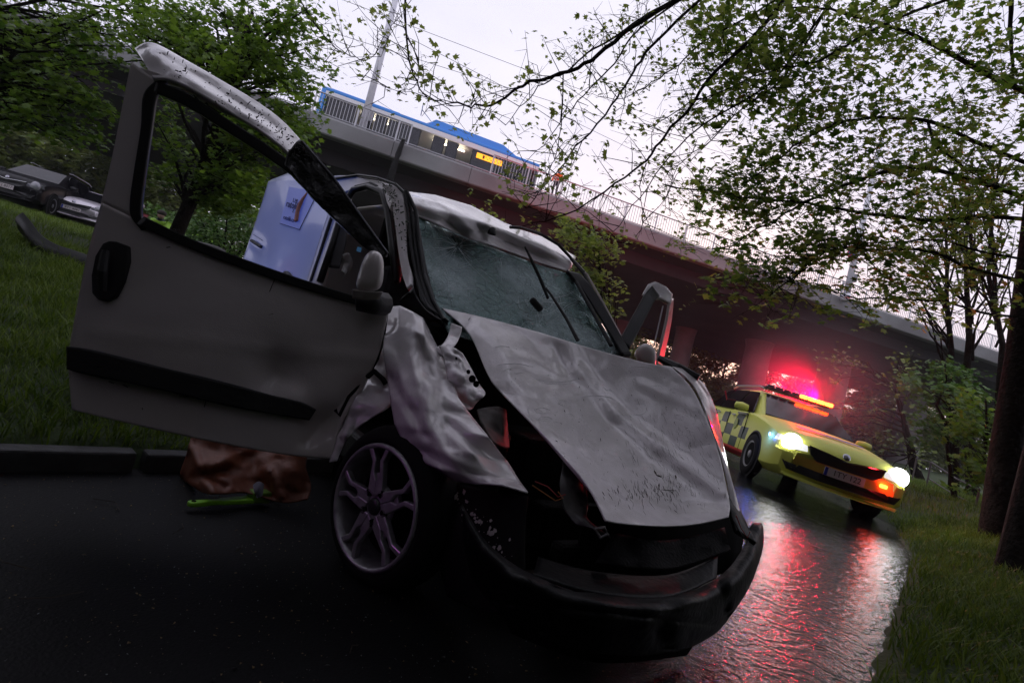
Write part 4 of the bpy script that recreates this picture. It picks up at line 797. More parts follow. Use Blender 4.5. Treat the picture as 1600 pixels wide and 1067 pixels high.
patch('roof_cover', [[(421, 284, 4.3), (455, 281, 4.05), (490, 284, 3.8), (530, 298, 3.5)], [(428, 280, 4.35), (457, 272, 4.1), (492, 276, 3.85), (532, 288, 3.55)], [(440, 277, 4.5), (464, 267, 4.3), (495, 272, 4.05), (535, 280, 3.7)]], M_side, van, k=7, thick=.01, amp=.02, sc_=6)
bpy.context.view_layer.update(); dg = bpy.context.evaluated_depsgraph_get(); sev = side.evaluated_get(dg)
# printed poster
pf = [on(sev, x, y, .010) for x, y in ((452, 292), (496, 300), (467, 359), (437, 349))]
MB().add(pf+[q+Vector((.001, .004, 0)) for q in pf], [(0, 1, 2, 3), (7, 6, 5, 4), (0, 4, 5, 1), (1, 5, 6, 2), (2, 6, 7, 3), (3, 7, 4, 0)]).build('poster', mat('poster_pale', (.50, .52, .72), .35), side)
ln = MB()
for a, b_ in (((498, 298), (468, 359)), ((468, 359), (437, 349))):
    pa, pb = on(sev, *a, .016), on(sev, *b_, .016); ln.tube([pa, pb], .0025, 4)
for a, b_ in (((395, 366), (410, 376)),):
    ln.tube([on(sev, *a, .012), on(sev, *b_, .012)], .002, 4)
ln.build('poster_edge', mat('dark_blue_line', (.02, .02, .08), .6), side)
fq = MB(); cen = [(480, 301), (477, 306), (473, 312), (470, 318), (467, 325), (465, 332), (464, 339), (463, 346)]
for i in range(len(cen)-1): fq.tube([on(sev, *cen[i], .02), on(sev, *cen[i+1], .02)], [.005+.012*min(i/3, 1), .005+.012*min((i+1)/3, 1)], 6)
fq.build('orange_feather', mat('print_orange', (.65, .22, .08), .5), side)
ex = (on(sev, 470, 320, .02)-on(sev, 452, 315, .02)).normalized(); ez = (on(sev, 455, 305, .02)-on(sev, 450, 325, .02)).normalized(); ey = ex.cross(ez)
Mt = lambda p: frame(ex, ez, ex.cross(ez), p)
M_ink = mat('print_ink', (.02, .02, .12), .6)
for s_, sz, q in (('L.M', .05, (461, 314)), ('ratolik', .085, (457, 321)), ('Z', .04, (458, 330)), ('ratolik.cz', .05, (451, 342))): text('lettering', s_, sz, Mt(on(sev, *q, .02)), M_ink, side)
MB().tube([on(sev, 393, 376, .03), on(sev, 408, 386, .03)], .014, 6).build('door_handle', M_black, side)
MB().tube([on(sev, 447, 429, .04), on(sev, 452, 436, .04)], .03, 8).build('rubber_stop', M_black, side)
patch('pillar', [[(528, 300, 3.5), (540, 304, 3.42), (548, 306, 3.36)], [(512, 345, 3.46), (526, 350, 3.38), (535, 352, 3.3)], [(496, 395, 3.40), (510, 402, 3.32), (518, 404, 3.25)], [(480, 446, 3.34), (494, 452, 3.26), (502, 455, 3.2)], [(462, 505, 3.28), (480, 512, 3.2), (488, 515, 3.15)], [(445, 600, 3.2), (460, 610, 3.12), (470, 612, 3.1)]], M_paint, van, k=6, thick=.03)
MB().tube([P(534, 300, 3.44), P(516, 347, 3.40), P(500, 398, 3.35), P(486, 440, 3.3)], .014, 8).build('pillar_seal', M_seal, van)
# hidden sides, rear and sill in the van's frame
patch('side_panel', [[vq(-1.4, .72, 1.7), vq(-2.4, .76, 1.78), vq(-3.3, .72, 1.72)], [vq(-1.35, .84, 1.1), vq(-2.4, .86, 1.1), vq(-3.35, .84, 1.1)], [vq(-1.3, .84, .3), vq(-2.4, .86, .3), vq(-3.35, .84, .3)]], M_paint, van, k=5, thick=.02, flat3d=True)
patch('rear_panel', [[vq(-3.3, -.72, 1.75), vq(-3.32, 0, 1.8), vq(-3.3, .72, 1.75)], [vq(-3.42, -.82, 1.1), vq(-3.46, 0, 1.1), vq(-3.42, .82, 1.1)], [vq(-3.4, -.82, .3), vq(-3.44, 0, .3), vq(-3.4, .82, .3)]], M_paint, van, k=5, thick=.02, flat3d=True)
vbox(-2.2, -.55, -.82, -.74, .20, .36, 'sill', M_black)
vbox(-1.75, -1.68, -.68, .72, .3, 1.7, 'cab_bulkhead', M_dark)
# seats and cabin
M_seat = mat('seat_cloth', (.02, .02, .023), .9, c2=(.03, .03, .034), scale=30)
for y0 in (-.42, .40):
    s_ = vbox(-1.45, -.95, y0-.25, y0+.25, .62, .78, 'seat', M_seat, bev=.05)
    MB().prism([(-.24, 0), (.24, 0), (.21, .62), (-.21, .62)], .14, frame(VL, Vector((0, 0, 1))-VF*.2, -VF, W(-1.42, y0, .76))).build('backrest', M_seat, s_, bev=.04)
    MB().prism([(-.12, 0), (.12, 0), (.10, .18), (-.10, .18)], .09, frame(VL, Vector((0, 0, 1))-VF*.2, -VF, W(-1.54, y0, 1.40))).build('headrest', M_seat, s_, bev=.03)
MB().prism([(-.72, 0), (.72, 0), (.72, .22), (-.72, .26)], .35, frame(VL, (0, 0, 1), -VF, W(-.62, 0, .80))).build('dashboard', M_black, van, bev=.05)
MB().lathe([(.18+.012*math.cos(a), .012*math.sin(a)) for a in np.linspace(0, 6.283, 9)], 28, frame(VL, Vector((0, 0, 1))-VF*.4, Vector((0, 0, .4))-VF, W(-.98, .38, 1.08))).build('steering_wheel', M_black, van, smooth=True)
MB().box(P(838, 476, 3.12), (.10, .03, .045), Matrix.Rotation(R(35), 3, 'Y')).build('rear_view_mirror', M_black, van, bev=.015)
patch('airbag', [[(536, 398, 3.0), (545, 396, 2.98), (550, 406, 2.98)], [(538, 412, 2.98), (546, 414, 2.96), (548, 420, 2.98)], [(534, 424, 2.98), (539, 428, 2.97), (536, 434, 2.98)]], mat('airbag_cloth', (.38, .37, .37), .8), van, k=5, thick=.008, amp=.04, sc_=14)
patch('seat_belt', [[(535, 345, 3.2), (542, 345, 3.2)], [(524, 380, 3.15), (540, 382, 3.12)], [(514, 418, 3.1), (530, 420, 3.08)]], mat('belt_grey', (.05, .05, .055), .7), van, k=5, thick=.004)
MB().box(P(561, 390, 2.9), (.02, .02, .025)).build('switch', mat('switch_blue', (.03, .08, .14), .4, emit=(.1, .3, .6), es=.15), van)
# --- driver's door, wide open on the far side
fd = patch('driver_door', [[(958, 525, 3.5), (985, 560, 3.45), (1030, 575, 4.0)], [(965, 570, 3.45), (990, 590, 3.5), (1030, 600, 4.0)], [(975, 680, 3.4), (1000, 700, 3.5), (1020, 700, 4.0)]], M_paint, van, k=5, thick=.03)
fr_ = [(966, 535, 3.46), (985, 500, 3.62), (1006, 462, 3.82), (1018, 447, 3.92), (1034, 449, 4.02), (1047, 462, 4.1), (1045, 490, 4.1), (1038, 530, 4.08), (1030, 572, 4.05)]
patch('window_frame', [[(x, y, d), (x+dx_, y+dy_, d+.02)] for (x, y, d), (dx_, dy_) in zip(fr_[:4], ((16, 12), (17, 10), (17, 8), (12, 16)))], M_trim, fd, k=6, thick=.012, crisp=True)
patch('top_rail', [[(1003, 461, 3.84), (1018, 466, 3.88)], [(1013, 444, 3.90), (1022, 465, 3.90)], [(1023, 440, 3.95), (1028, 466, 3.93)], [(1040, 448, 4.02), (1038, 470, 3.98)], [(1050, 460, 4.1), (1048, 476, 4.04)]], M_paint_scratched, fd, k=6, thick=.01, amp=.008, sc_=9, crisp=True)
M_redp = M_paint
patch('rear_edge', [[(1045, 472, 4.02), (1051, 466, 4.3)], [(1041, 500, 4.0), (1048, 498, 4.28)], [(1034, 530, 3.98), (1042, 530, 4.26)], [(1025, 568, 3.96), (1033, 572, 4.24)]], M_redp, fd, k=6, thick=.02)
MB().tube([P(1018, 466, 3.95), P(1033, 468, 4.0), P(1045, 476, 4.05)], .012, 6).build('window_seal', M_redp, fd)
MB().tube([P(1017, 468, 3.93), P(1003, 495, 3.8), P(985, 530, 3.6), P(978, 552, 3.5)], .010, 6).build('window_seal', M_redp, fd)
MB().tube([P(1036, 478, 4.05), P(1030, 505, 4.02), P(1022, 540, 3.98)], .006, 6).build('window_channel', M_rail, fd)
mirror(fd, [(1003, 536), (1014, 536), (1026, 545), (1027, 562), (1024, 580), (1000, 570), (988, 556), (994, 544)], 3.55, None, 1)
anchor(van, (VC.x, VC.y, 0))
# ================================================================ objects by the van
# orange-brown sheet / sack
M_sack = mat('brown_tarp', (.20, .06, .025), .55, c2=(.13, .038, .018), scale=5, bump=.2)
sack = patch('tarpaulin', [[(300, 676, 2.45), (330, 676, 2.4), (370, 684, 2.45), (410, 694, 2.5), (450, 704, 2.5), (480, 712, 2.55)], [(292, 710, 2.42), (318, 714, 2.34), (352, 718, 2.36), (395, 720, 2.42), (436, 722, 2.42), (478, 732, 2.5)], [(282, 744, 2.4), (306, 750, 2.28), (346, 748, 2.24), (388, 748, 2.34), (430, 755, 2.36), (486, 760, 2.42)], [(300, 757, 2.36), (320, 770, 2.24), (350, 772, 2.2), (386, 770, 2.28), (440, 785, 2.3), (480, 780, 2.34)]], M_sack, None, k=8, thick=.006, amp=.05, sc_=6, ramp=.06, rs=4.5, crease=[(300, 700, 330, 770, 10, -.05), (330, 730, 390, 700, 12, -.05), (320, 745, 352, 760, 8, .05), (420, 735, 440, 775, 10, -.06)], seed=8)
tag(sack, 'crumpled orange brown tarpaulin heaped on the path under the open van door', 'tarpaulin')
sq = G(345, 787, .02); hdl = empty('hand_brush', tuple(sq), 'lime green plastic brush with a holed handle lying before the tarpaulin', 'brush')
h2 = G(292, 794, .02); e2 = G(392, 786, .02); ax = (e2-h2); Lh = ax.length; ax.normalize(); sd = Vector((0, 0, 1)).cross(ax); Mh = frame(ax, sd, (0, 0, 1), (h2-sq)+Vector((0, 0, .008)))
M_lime = mat('lime_plastic', (.22, .55, .02), .4)
MB().prism([(0, -.012), (.012, -.02), (.04, -.018), (.12, -.012), (Lh*.5, -.022), (Lh, -.03), (Lh, .03), (Lh*.5, .024), (.12, .012), (.04, .018), (.012, .02), (0, .012)], .02, Mh).build('body', M_lime, hdl, bev=.005)
MB().prism([(.012+.009*math.cos(a)+.008, .009*math.sin(a)) for a in np.linspace(0, 6.28, 13)[:-1]], .0222, Mh).build('hang_hole', M_dark, hdl)
MB().prism([(Lh*.95, -.028), (Lh*1.25, -.04), (Lh*1.25, .04), (Lh*.95, .028)], .05, Mh).build('bristle_block', mat('lime_dark', (.15, .3, .03), .6), hdl, bev=.006)
rg = patch('rag', [[(396, 758, 2.2), (404, 752, 2.18), (412, 756, 2.2)], [(398, 768, 2.18), (405, 766, 2.16), (411, 768, 2.18)], [(402, 778, 2.18), (406, 776, 2.17), (409, 774, 2.18)]], mat('pale_cloth', (.30, .30, .38), .8), None, k=5, thick=.005, amp=.03, sc_=14)
tag(rg, 'small pale crumpled cloth lying beside the lime green brush', 'cloth')
yst = tag(MB().tube([G(413, 770, .03), G(436, 782, .03)], [.006, .008], 6).build('yellow_stick', mat('yellow_plastic', (.5, .5, .05), .5)), 'short yellow stick lying between the pale cloth and the tarpaulin', 'stick')
# torn bumper lying on the grass, left
bp_ = [(28, 338, 6.6), (40, 352, 6.4), (55, 372, 6.3), (80, 388, 6.25), (110, 398, 6.3), (150, 412, 6.4), (200, 428, 6.6)]
tb = patch('torn_bumper', [[(x+8, y-5, d+.12), (x, y, d), (x-3, y+5+x*.06, d-.05), (x-1, y+8+x*.1, d-.01), (x+2, y+16+x*.17, d+.05)] for x, y, d in bp_], M_bump, None, k=6, thick=.02)
tag(tb, 'black torn-off bumper lying on the grass bank at the left', 'bumper')
tcase = P(322, 388, 12.5); ob = MB().lathe([(.001, .12), (.3, .11), (.45, .07), (.50, .0), (.5, -.4)], 24, Matrix.Translation(tcase) @ Matrix.Diagonal((1.0, .6, 1, 1))).build('equipment_bag', mat('bag_black', (.015, .013, .013), .6), None, smooth=True)
tag(ob, 'dark rounded bag standing on the grass, seen through the door window', 'bag')
# ================================================================ CARS
def checker_mat():
    M = bpy.data.materials.new('battenburg_paint'); M.use_nodes = True; n = M.node_tree.nodes; l = M.node_tree.links.new; b = n['Principled BSDF']
    t = n.new('ShaderNodeTexCoord'); sp = n.new('ShaderNodeSeparateXYZ'); l(t.outputs['Object'], sp.inputs[0])
    def mth(op, a, b_=None):
        q = n.new('ShaderNodeMath'); q.operation = op
        for i, v in enumerate((a, b_)):
            if v is None: continue
            if isinstance(v, (int, float)): q.inputs[i].default_value = v
            else: l(v, q.inputs[i])
        return q.outputs[0]
    fx = mth('FLOOR', mth('DIVIDE', mth('ADD', sp.outputs[0], 20.13), .42)); fz = mth('FLOOR', mth('DIVIDE', mth('SUBTRACT', sp.outputs[2], .30), .205))
    ck = mth('MODULO', mth('ADD', fx, mth('ADD', fz, 10)), 2); inz = mth('MULTIPLY', mth('GREATER_THAN', sp.outputs[2], .32), mth('LESS_THAN', sp.outputs[2], .915))
    iny = mth('GREATER_THAN', mth('ABSOLUTE', sp.outputs[1]), .80); inx = mth('LESS_THAN', sp.outputs[0], -.42)
    f = mth('MULTIPLY', mth('MULTIPLY', ck, inz), mth('MULTIPLY', iny, inx))
    mx = n.new('ShaderNodeMix'); mx.data_type = 'RGBA'; l(f, mx.inputs[0]); mx.inputs[6].default_value = (.68, .71, .13, 1); mx.inputs[7].default_value = (.01, .045, .03, 1)
    red = mth('MULTIPLY', mth('LESS_THAN', sp.outputs[2], .33), mth('MULTIPLY', iny, mth('LESS_THAN', sp.outputs[0], .0)))
    m2 = n.new('ShaderNodeMix'); m2.data_type = 'RGBA'; l(red, m2.inputs[0]); l(mx.outputs[2], m2.inputs[6]); m2.inputs[7].default_value = (.6, .02, .02, 1)
    l(m2.outputs[2], b.inputs['Base Color']); b.inputs['Roughness'].default_value = .42; b.inputs['Specular IOR Level'].default_value = .3; b.inputs['Coat Weight'].default_value = .0; b.inputs['Coat Roughness'].default_value = .08; return M
M_glass = mat('car_glass', (.006, .006, .008), .10, spec=.35)
def loft(name, st, m, root, smooth=True, bev=0):
    V = []; F = []; n = len(st[0][1])*2-2
    for x, pr in st:
        ring = [(x, y, z) for y, z in pr]+[(x, -y, z) for y, z in pr[-2:0:-1]]; V += ring
    for i in range(len(st)-1):
        for k in range(n): F.append((i*n+k, i*n+(k+1) % n, (i+1)*n+(k+1) % n, (i+1)*n+k))
    F.append(tuple(range(n))); F.append(tuple(range(len(st)*n-1, (len(st)-1)*n-1, -1)))
    o = mesh_np(name, V, F, m, root, smooth); e = o.modifiers.new('b', 'BEVEL'); e.width = .02; e.segments = 2; e.limit_method = 'ANGLE'; e.angle_limit = R(30); return o
def car(name, loc, yaw, tilt, paint, label, cat, style='plain', plate=None, group=None, zs=1.0, lit=False):
    t = empty(name, loc, label, cat, group); t.rotation_euler = (tilt, 0, yaw)
    def pr(w_, zb, belt, top, wt): return [(0, zb), (w_*.86, zb), (w_, zb+.1), (w_*1.0, .5*zs+.05), (w_*.985, belt-.13), (w_*.95, belt), (wt, top), (wt*.5, top+.018), (0, top+.022)]
    body = loft('body', [(.905, pr(.66, .27, .56, .58, .5)), (.86, pr(.80, .23, .64, .67, .58)), (.74, pr(.87, .20, .72, .79, .62)), (.5, pr(.895, .19, .79, .86, .64)), (.1, pr(.905, .19, .87, .93, .66)), (-.4, pr(.905, .19, .94, 1.0, .70)), (-.75, pr(.905, .19, .96, .985, .80)), (-2.0, pr(.905, .19, .97, .99, .80)), (-3.2, pr(.90, .20, .98, 1.0, .78)), (-3.6, pr(.87, .25, .97, .99, .72)), (-3.76, pr(.80, .32, .92, .94, .66))], paint, t)
    def gr(wb, wr, z): return [(0, .93), (wb, .93), (wb, .96), (wr, max(z-.06, .975)), (wr-.1, max(z-.01, .98)), (0, max(z+.01, .985))]
    gh = [(-.42, gr(.76, .70, .99)), (-1.18, gr(.82, .60, 1.41)), (-1.6, gr(.84, .62, 1.475)), (-2.7, gr(.84, .62, 1.475)), (-3.25, gr(.82, .60, 1.42)), (-3.68, gr(.74, .66, 1.0))]
    loft('cabin', gh, paint, t)
    def pane(nm, q, par=t, m_=M_glass, off=.008):
        q = [Vector(v) for v in q]; nn = (q[1]-q[0]).cross(q[2]-q[0]).normalized()
        if nn.x < -.2 and q[0].x > -1.3 and abs(nn.y) < .5: nn = -nn
        o = MB().add([v+nn*off for v in q]+[v-nn*.004 for v in q], [tuple(range(len(q))), tuple(range(2*len(q)-1, len(q)-1, -1))]+[(i, i+len(q), (i+1) % len(q)+len(q), (i+1) % len(q)) for i in range(len(q))]).build(nm, m_, par); return o
    ws = pane('windscreen', [(-.47, .70, 1.005), (-.47, -.70, 1.005), (-1.14, -.56, 1.385), (-1.14, .56, 1.385)], off=.022)
    for s in (1, -1):
        ps = lambda L_: L_ if s > 0 else L_[::-1]
        pane('side_window', ps([(-1.62, s*.832, .985), (-1.68, s*.636, 1.405), (-1.20, s*.64, 1.385), (-.72, s*.80, .985)]), off=.02)
        pane('side_window', ps([(-2.58, s*.842, .985), (-2.60, s*.636, 1.41), (-1.76, s*.634, 1.41), (-1.70, s*.842, .985)]), off=.02)
        pane('side_window', ps([(-3.40, s*.80, 1.0), (-3.12, s*.632, 1.375), (-2.68, s*.636, 1.41), (-2.66, s*.840, .99)]), off=.02)
        mm = MB().lathe([(.001, -.11), (.06, -.10), (.075, 0), (.055, .1), (.001, .12)], 14, Matrix.Translation((-.78, s*1.0, 1.03)) @ Matrix.Rotation(R(90), 4, 'X') @ Matrix.Diagonal((1.1, 1, 1, 1))).build('wing_mirror', paint, t, smooth=True)
        MB().box((-.8, s*.9, .985), (.06, .12, .03)).build('mirror_arm', M_black, mm)
        for xd in (-1.35, -2.35): MB().box((xd, s*.915, .88), (.18, .03, .03)).build('door_handle', M_rail if style == 'amb' else M_black, t, bev=.01)
        for xd in (-.62, -1.66, -2.64): MB().box((xd, s*.903, .62), (.008, .012, .62)).build('door_gap', M_dark, t)
        for xw in (0, -2.68):
            MB().lathe([(.36, -.1), (.375, .0), (.35, .006), (.35, -.1)], 32, frame((1, 0, 0), (0, 0, s), (0, s, 0), (xw, s*.905, .33))).build('wheel_arch', M_black, t)
            MB().lathe([(.001, -.06), (.35, -.06), (.35, -.1)], 32, frame((1, 0, 0), (0, 0, s), (0, s, 0), (xw, s*.968, .33))).build('arch_cavity', M_dark, t)
            wh = MB().lathe([(.2, -.16), (.3, -.16), (.325, -.12), (.325, -.03), (.3, .0), (.21, .0)], 32, frame((1, 0, 0), (0, 0, s), (0, s, 0), (xw, s*.925, .325))).build('wheel', M_rubber, t, smooth=True)
            MB().lathe([(.001, -.01), (.05, -.005), (.07, -.03), (.18, -.02), (.205, .0), (.21, -.01)], 32, frame((1, 0, 0), (0, 0, s), (0, s, 0), (xw, s*.925, .325))).build('rim', mat('alloy', (.3, .3, .32), .35, metal=.8), wh, smooth=True)
        MB().tube([(-1.3, s*.56, 1.50), (-1.5, s*.58, 1.53), (-2.8, s*.58, 1.53), (-3.1, s*.57, 1.48)], .016, 6).build('roof_rail', M_rail, t)
    # face
    mg = frame((0, 1, 0), (-.25, 0, 1), (1, 0, .25), (.0, 0, 0))
    def fx(y): return .935-.04*(y/.66)**2-max(0, abs(y)-.66)*.2-max(0, abs(y)-.8)*1.5
    def face(nm, poly, m_, th=.03, push=.0, par=t):
        V = [Vector((fx(y)+push+th-.12*(z-.45), y, z)) for y, z in poly]+[Vector((fx(y)+push-.10-.12*(z-.45), y, z)) for y, z in poly]; n = len(poly)
        return MB().add(V, [tuple(range(n-1, -1, -1)), tuple(range(n, 2*n))]+[(i, (i+1) % n, n+(i+1) % n, n+i) for i in range(n)]).build(nm, m_, par)
    M_gr = mat('grille_black', (.01, .01, .012), .3)
    gp = [(-.50, .70), (-.25, .675), (-.10, .655), (0, .64), (.10, .655), (.25, .675), (.50, .70), (.46, .60), (.36, .53), (-.36, .53), (-.46, .60)]
    g_ = face('grille', gp, M_gr, th=.02)
    MB().tube([(fx(y)+.0-.12*(z-.45)+.02, y, z+.008) for y, z in gp[:7]], .009, 6).build('chrome_strip', mat('chrome', (.6, .6, .62), .15, metal=1), g_)
    for k in range(-8, 9): MB().box((fx(k*.05)+.004-.02, k*.05, .6), (.01, .008, .10)).build('grille_bar', mat('grille_bar', (.04, .04, .045), .3), g_)
    face('lower_grille', [(-.78, .42), (-.3, .40), (.3, .40), (.78, .42), (.70, .31), (.3, .29), (-.3, .29), (-.70, .31)], M_gr, th=.012, push=.0)
    face('bumper_lip', [(-.74, .265), (-.3, .245), (.3, .245), (.74, .265), (.72, .225), (.3, .205), (-.3, .205), (-.72, .225)], paint, th=.03)
    MB().lathe([(.001, .016), (.045, .014), (.052, .0)], 20, frame((0, 1, 0), (-.5, 0, 1), (1, 0, .5), (.875, 0, .715))).build('badge', mat('badge_metal', (.35, .35, .4), .25, metal=.9), t, smooth=True)
    M_hl = mat('headlamp_lens_'+('lit' if lit else 'off'), (.6, .6, .62), .1, emit=((1, 1, 1) if lit else None), es=26 if lit else 0) if lit else mat('headlamp_lens', (.25, .25, .28), .08, coat=.6)
    M_hh = mat('headlamp_housing_'+('lit' if lit else 'off'), (.12, .12, .14), .12, coat=.8, emit=(1, 1, 1) if lit else None, es=.9 if lit else 0)  # lit housing glows faintly as a glare halo round the lens
    for s in (1, -1):
        hl = face('headlight', [(s*.52, .70), (s*.84, .745), (s*.86, .66), (s*.66, .60), (s*.50, .62)][::s], M_hh, th=.012)
        MB().lathe([(.001, .07), (.07, .06), (.125, .02), (.13, -.02)], 20, frame((0, 1, 0), (0, 0, 1), (1, 0, 0), (.83, s*.70, .675))).build('bulb_unit', M_hl, hl, smooth=True)
        face('fog_light', [(s*.60, .40), (s*.74, .41), (s*.72, .36), (s*.60, .35)][::s], M_gr, th=.02)
    if plate:
        pp = MB().box((.955, .0, .455), (.012, .52, .115))  .build('number_plate', mat('plate_'+cat, (.55, .5, .52), .4), t, bev=.004)
        MB().box((.963, -.24, .455), (.004, .04, .11)).build('blue_band', mat('plate_blue', (.02, .04, .35), .4), pp)
        text('plate_text', plate, .105, frame((0, 1, 0), (0, 0, 1), (1, 0, 0), (.964, .03, .458)), mat('plate_ink', (.01, .01, .012), .5), pp)
        MB().box((.955, 0, .392), (.02, .54, .012)).build('plate_holder', M_black, pp)
    if style == 'amb':
        lb = MB().box((-1.35, 0, 1.525), (.28, 1.15, .05)).build('light_bar', M_black, t, bev=.015)
        M_off = mat('beacon_off', (.08, .02, .06), .15, coat=.8)
        for k, y in enumerate(np.linspace(-.5, .5, 8)): 
            on_ = y > .02
            M_on = mat('beacon_lit', (1, .25, .05), .3, emit=(1, .035, .004), es=60)
            MB().box((-1.205, y, 1.55), (.05, .128 if on_ else .12, .06)).build('beacon_lens', M_on if on_ else M_off, lb, bev=.012)
        MB().box((.935, .50, .50), (.03, .10, .05)).build('strobe_lamp', mat('strobe_lit', (1, .2, .05), .3, emit=(1, .035, .004), es=45), t, bev=.015)
        MB().lathe([(.001, .01), (.022, .008), (.026, 0)], 12, frame((1, 0, 0), (0, 0, -1), (0, -1, 0), (.52, -.895, .70))).build('side_beacon', mat('blue_lit', (.1, .2, 1), .3, emit=(.08, .2, 1), es=26), t, smooth=True)
        # mirrored word band on the bonnet and small door emblem
        MB().box((.25, 0, .945), (.10, .95, .004), Matrix.Rotation(R(11), 3, 'Y')).build('bonnet_stripe', mat('stripe_blue', (.12, .13, .40), .5), t)
        for s in (1, -1):
            MB().lathe([(.001, .003), (.09, .003), (.1, 0)], 20, frame((1, 0, 0), (0, 0, s), (0, s, 0), (-1.12, s*.909, .73))).build('door_emblem', mat('emblem_green', (.35, .42, .10), .5), t)
            MB().box((-.93, s*.9, .93), (.5, .02, .035)).build('side_lettering_band', mat('band_grey', (.25, .26, .2), .5), t)
            MB().box((-2.64, s*.78, 1.2), (.06, .02, .3), Matrix.Rotation(-s*R(27), 3, 'X')).build('red_mark', mat('reflective_red', (.6, .03, .04), .4), t, bev=.01)
    return t
A_yaw = math.atan2(-.985, -.15)
def car_at(front_mid, yaw):
    return Vector(front_mid)-Vector((math.cos(yaw), math.sin(yaw), 0))*.8
M_bat = checker_mat()
al = car_at((4.76, 6.98, .0), A_yaw); al.z = g1(al.x, al.y)+.0
amb = car('ambulance_car', tuple(al), A_yaw, R(3.6), M_bat, 'yellow and green chequered ambulance estate car with headlights and roof beacon lit', 'ambulance', 'amb', '1TY 122', None, lit=True)
amb.rotation_euler = (R(-4.6), 0, A_yaw)
bpy.context.view_layer.update()
MA = amb.matrix_world.copy()
for s in (1, -1):
    l_ = lamp('headlamp_beam', 'SPOT', MA @ Vector((.90, s*.70, .675)), 1.6, (1, .98, 1), spot_size=R(62), spot_blend=.8, shadow_soft_size=.07)
    l_.rotation_euler = (Vector(MA.to_3x3() @ Vector((1, 0, -.10)))).to_track_quat('-Z', 'Y').to_euler()
for (p_, aim, en, col, sz) in (((-1.35, .36, 1.63), Vector((-.03, 1, .22)), 7000, (1, .0, .04), 70), ((-1.35, -.2, 1.63), Vector((-.4, 1, .3)), 140, (1, .0, .08), 130), ((-1.10, .36, 1.62), Vector((1.05, 4.1, 1.35))-MA @ Vector((-1.10, .36, 1.62)), 420, (1, .01, .02), 17)):
    l_ = lamp('beacon_light', 'SPOT', MA @ Vector(p_), en, col, spot_size=R(sz), spot_blend=.7, shadow_soft_size=.03); l_.rotation_euler = aim.to_track_quat('-Z', 'Y').to_euler()
mist = MB().lathe([(max(1e-3, math.sin(a)), -math.cos(a)) for a in np.linspace(0, math.pi, 17)], 32, Matrix.Translation(MA @ Vector((-1.3, .3, 1.7))) @ Matrix.Diagonal((2.0, 2.0, 2.0, 1))).build('glow_mist', mat('tmp_m', (1, 1, 1)))  # mist ball added to carry the lens glow of the roof beacon
MM = bpy.data.materials.new('mist'); MM.use_nodes = True; MM.node_tree.nodes.clear(); pv = MM.node_tree.nodes.new('ShaderNodeVolumePrincipled'); ho = MM.node_tree.nodes.new('ShaderNodeOutputMaterial')
pv.inputs['Color'].default_value = (.8, .8, .85, 1); pv.inputs['Density'].default_value = .028
_n = MM.node_tree.nodes; _l = MM.node_tree.links.new; _t = _n.new('ShaderNodeTexCoord'); _v = _n.new('ShaderNodeVectorMath'); _v.operation = 'DISTANCE'; _v.inputs[1].default_value = tuple(MA @ Vector((-1.3, .3, 1.7))); _l(_t.outputs['Object'], _v.inputs[0])
_m = _n.new('ShaderNodeMapRange'); _m.interpolation_type = 'SMOOTHSTEP'; _m.inputs[1].default_value = 0; _m.inputs[2].default_value = 1.9; _m.inputs[3].default_value = .11; _m.inputs[4].default_value = 0; _l(_v.outputs['Value'], _m.inputs[0]); _l(_m.outputs[0], pv.inputs['Density']); MM.node_tree.links.new(pv.outputs[0], ho.inputs['Volume']); mist.data.materials.clear(); mist.data.materials.append(MM)
tag(mist, 'added mist ball carrying the red glow round the ambulance roof beacon', 'mist', None, 'stuff')
lamp('beacon_light', 'POINT', MA @ Vector((-1.36, .34, 1.74)), 75, (1, .0, .03), shadow_soft_size=.03)
lamp('strobe_light', 'POINT', MA @ Vector((1.02, .50, .50)), 2, (1, .02, .03), shadow_soft_size=.04)
lamp('blue_light', 'POINT', MA @ Vector((.55, -.97, .70)), 3, (.05, .15, 1), shadow_soft_size=.03)
# silver car and black van parked up the bank
M_silver = mat('silver_paint', (.60, .56, .62), .3, metal=.2, coat=.6); M_blackpaint = mat('black_paint', (.006, .006, .008), .35, spec=.2)
def place_on(px, py, D): q = P(px, py, D); return q
q = P(118, 345, 18.2); q.z = g1(q.x, q.y)
yw = math.atan2(-q.y, -q.x)
c_ = car('parked_car', (q.x-.0, q.y, q.z), yw+R(-12), 0, M_silver, 'silver hatchback parked beyond the grass bank, half hidden by the open door', 'car', 'plain', '8T1 4082')
q = P(25, 322, 16.5); q.z = g1(q.x, q.y); yw = math.atan2(-q.y, -q.x)
c2_ = car('parked_van', (q.x, q.y, q.z), yw+R(-25), 0, M_blackpaint, 'black people carrier parked left of the silver hatchback', 'car', 'plain', '5T2 8017'); c2_.scale = (1.0, 1.0, 1.15)
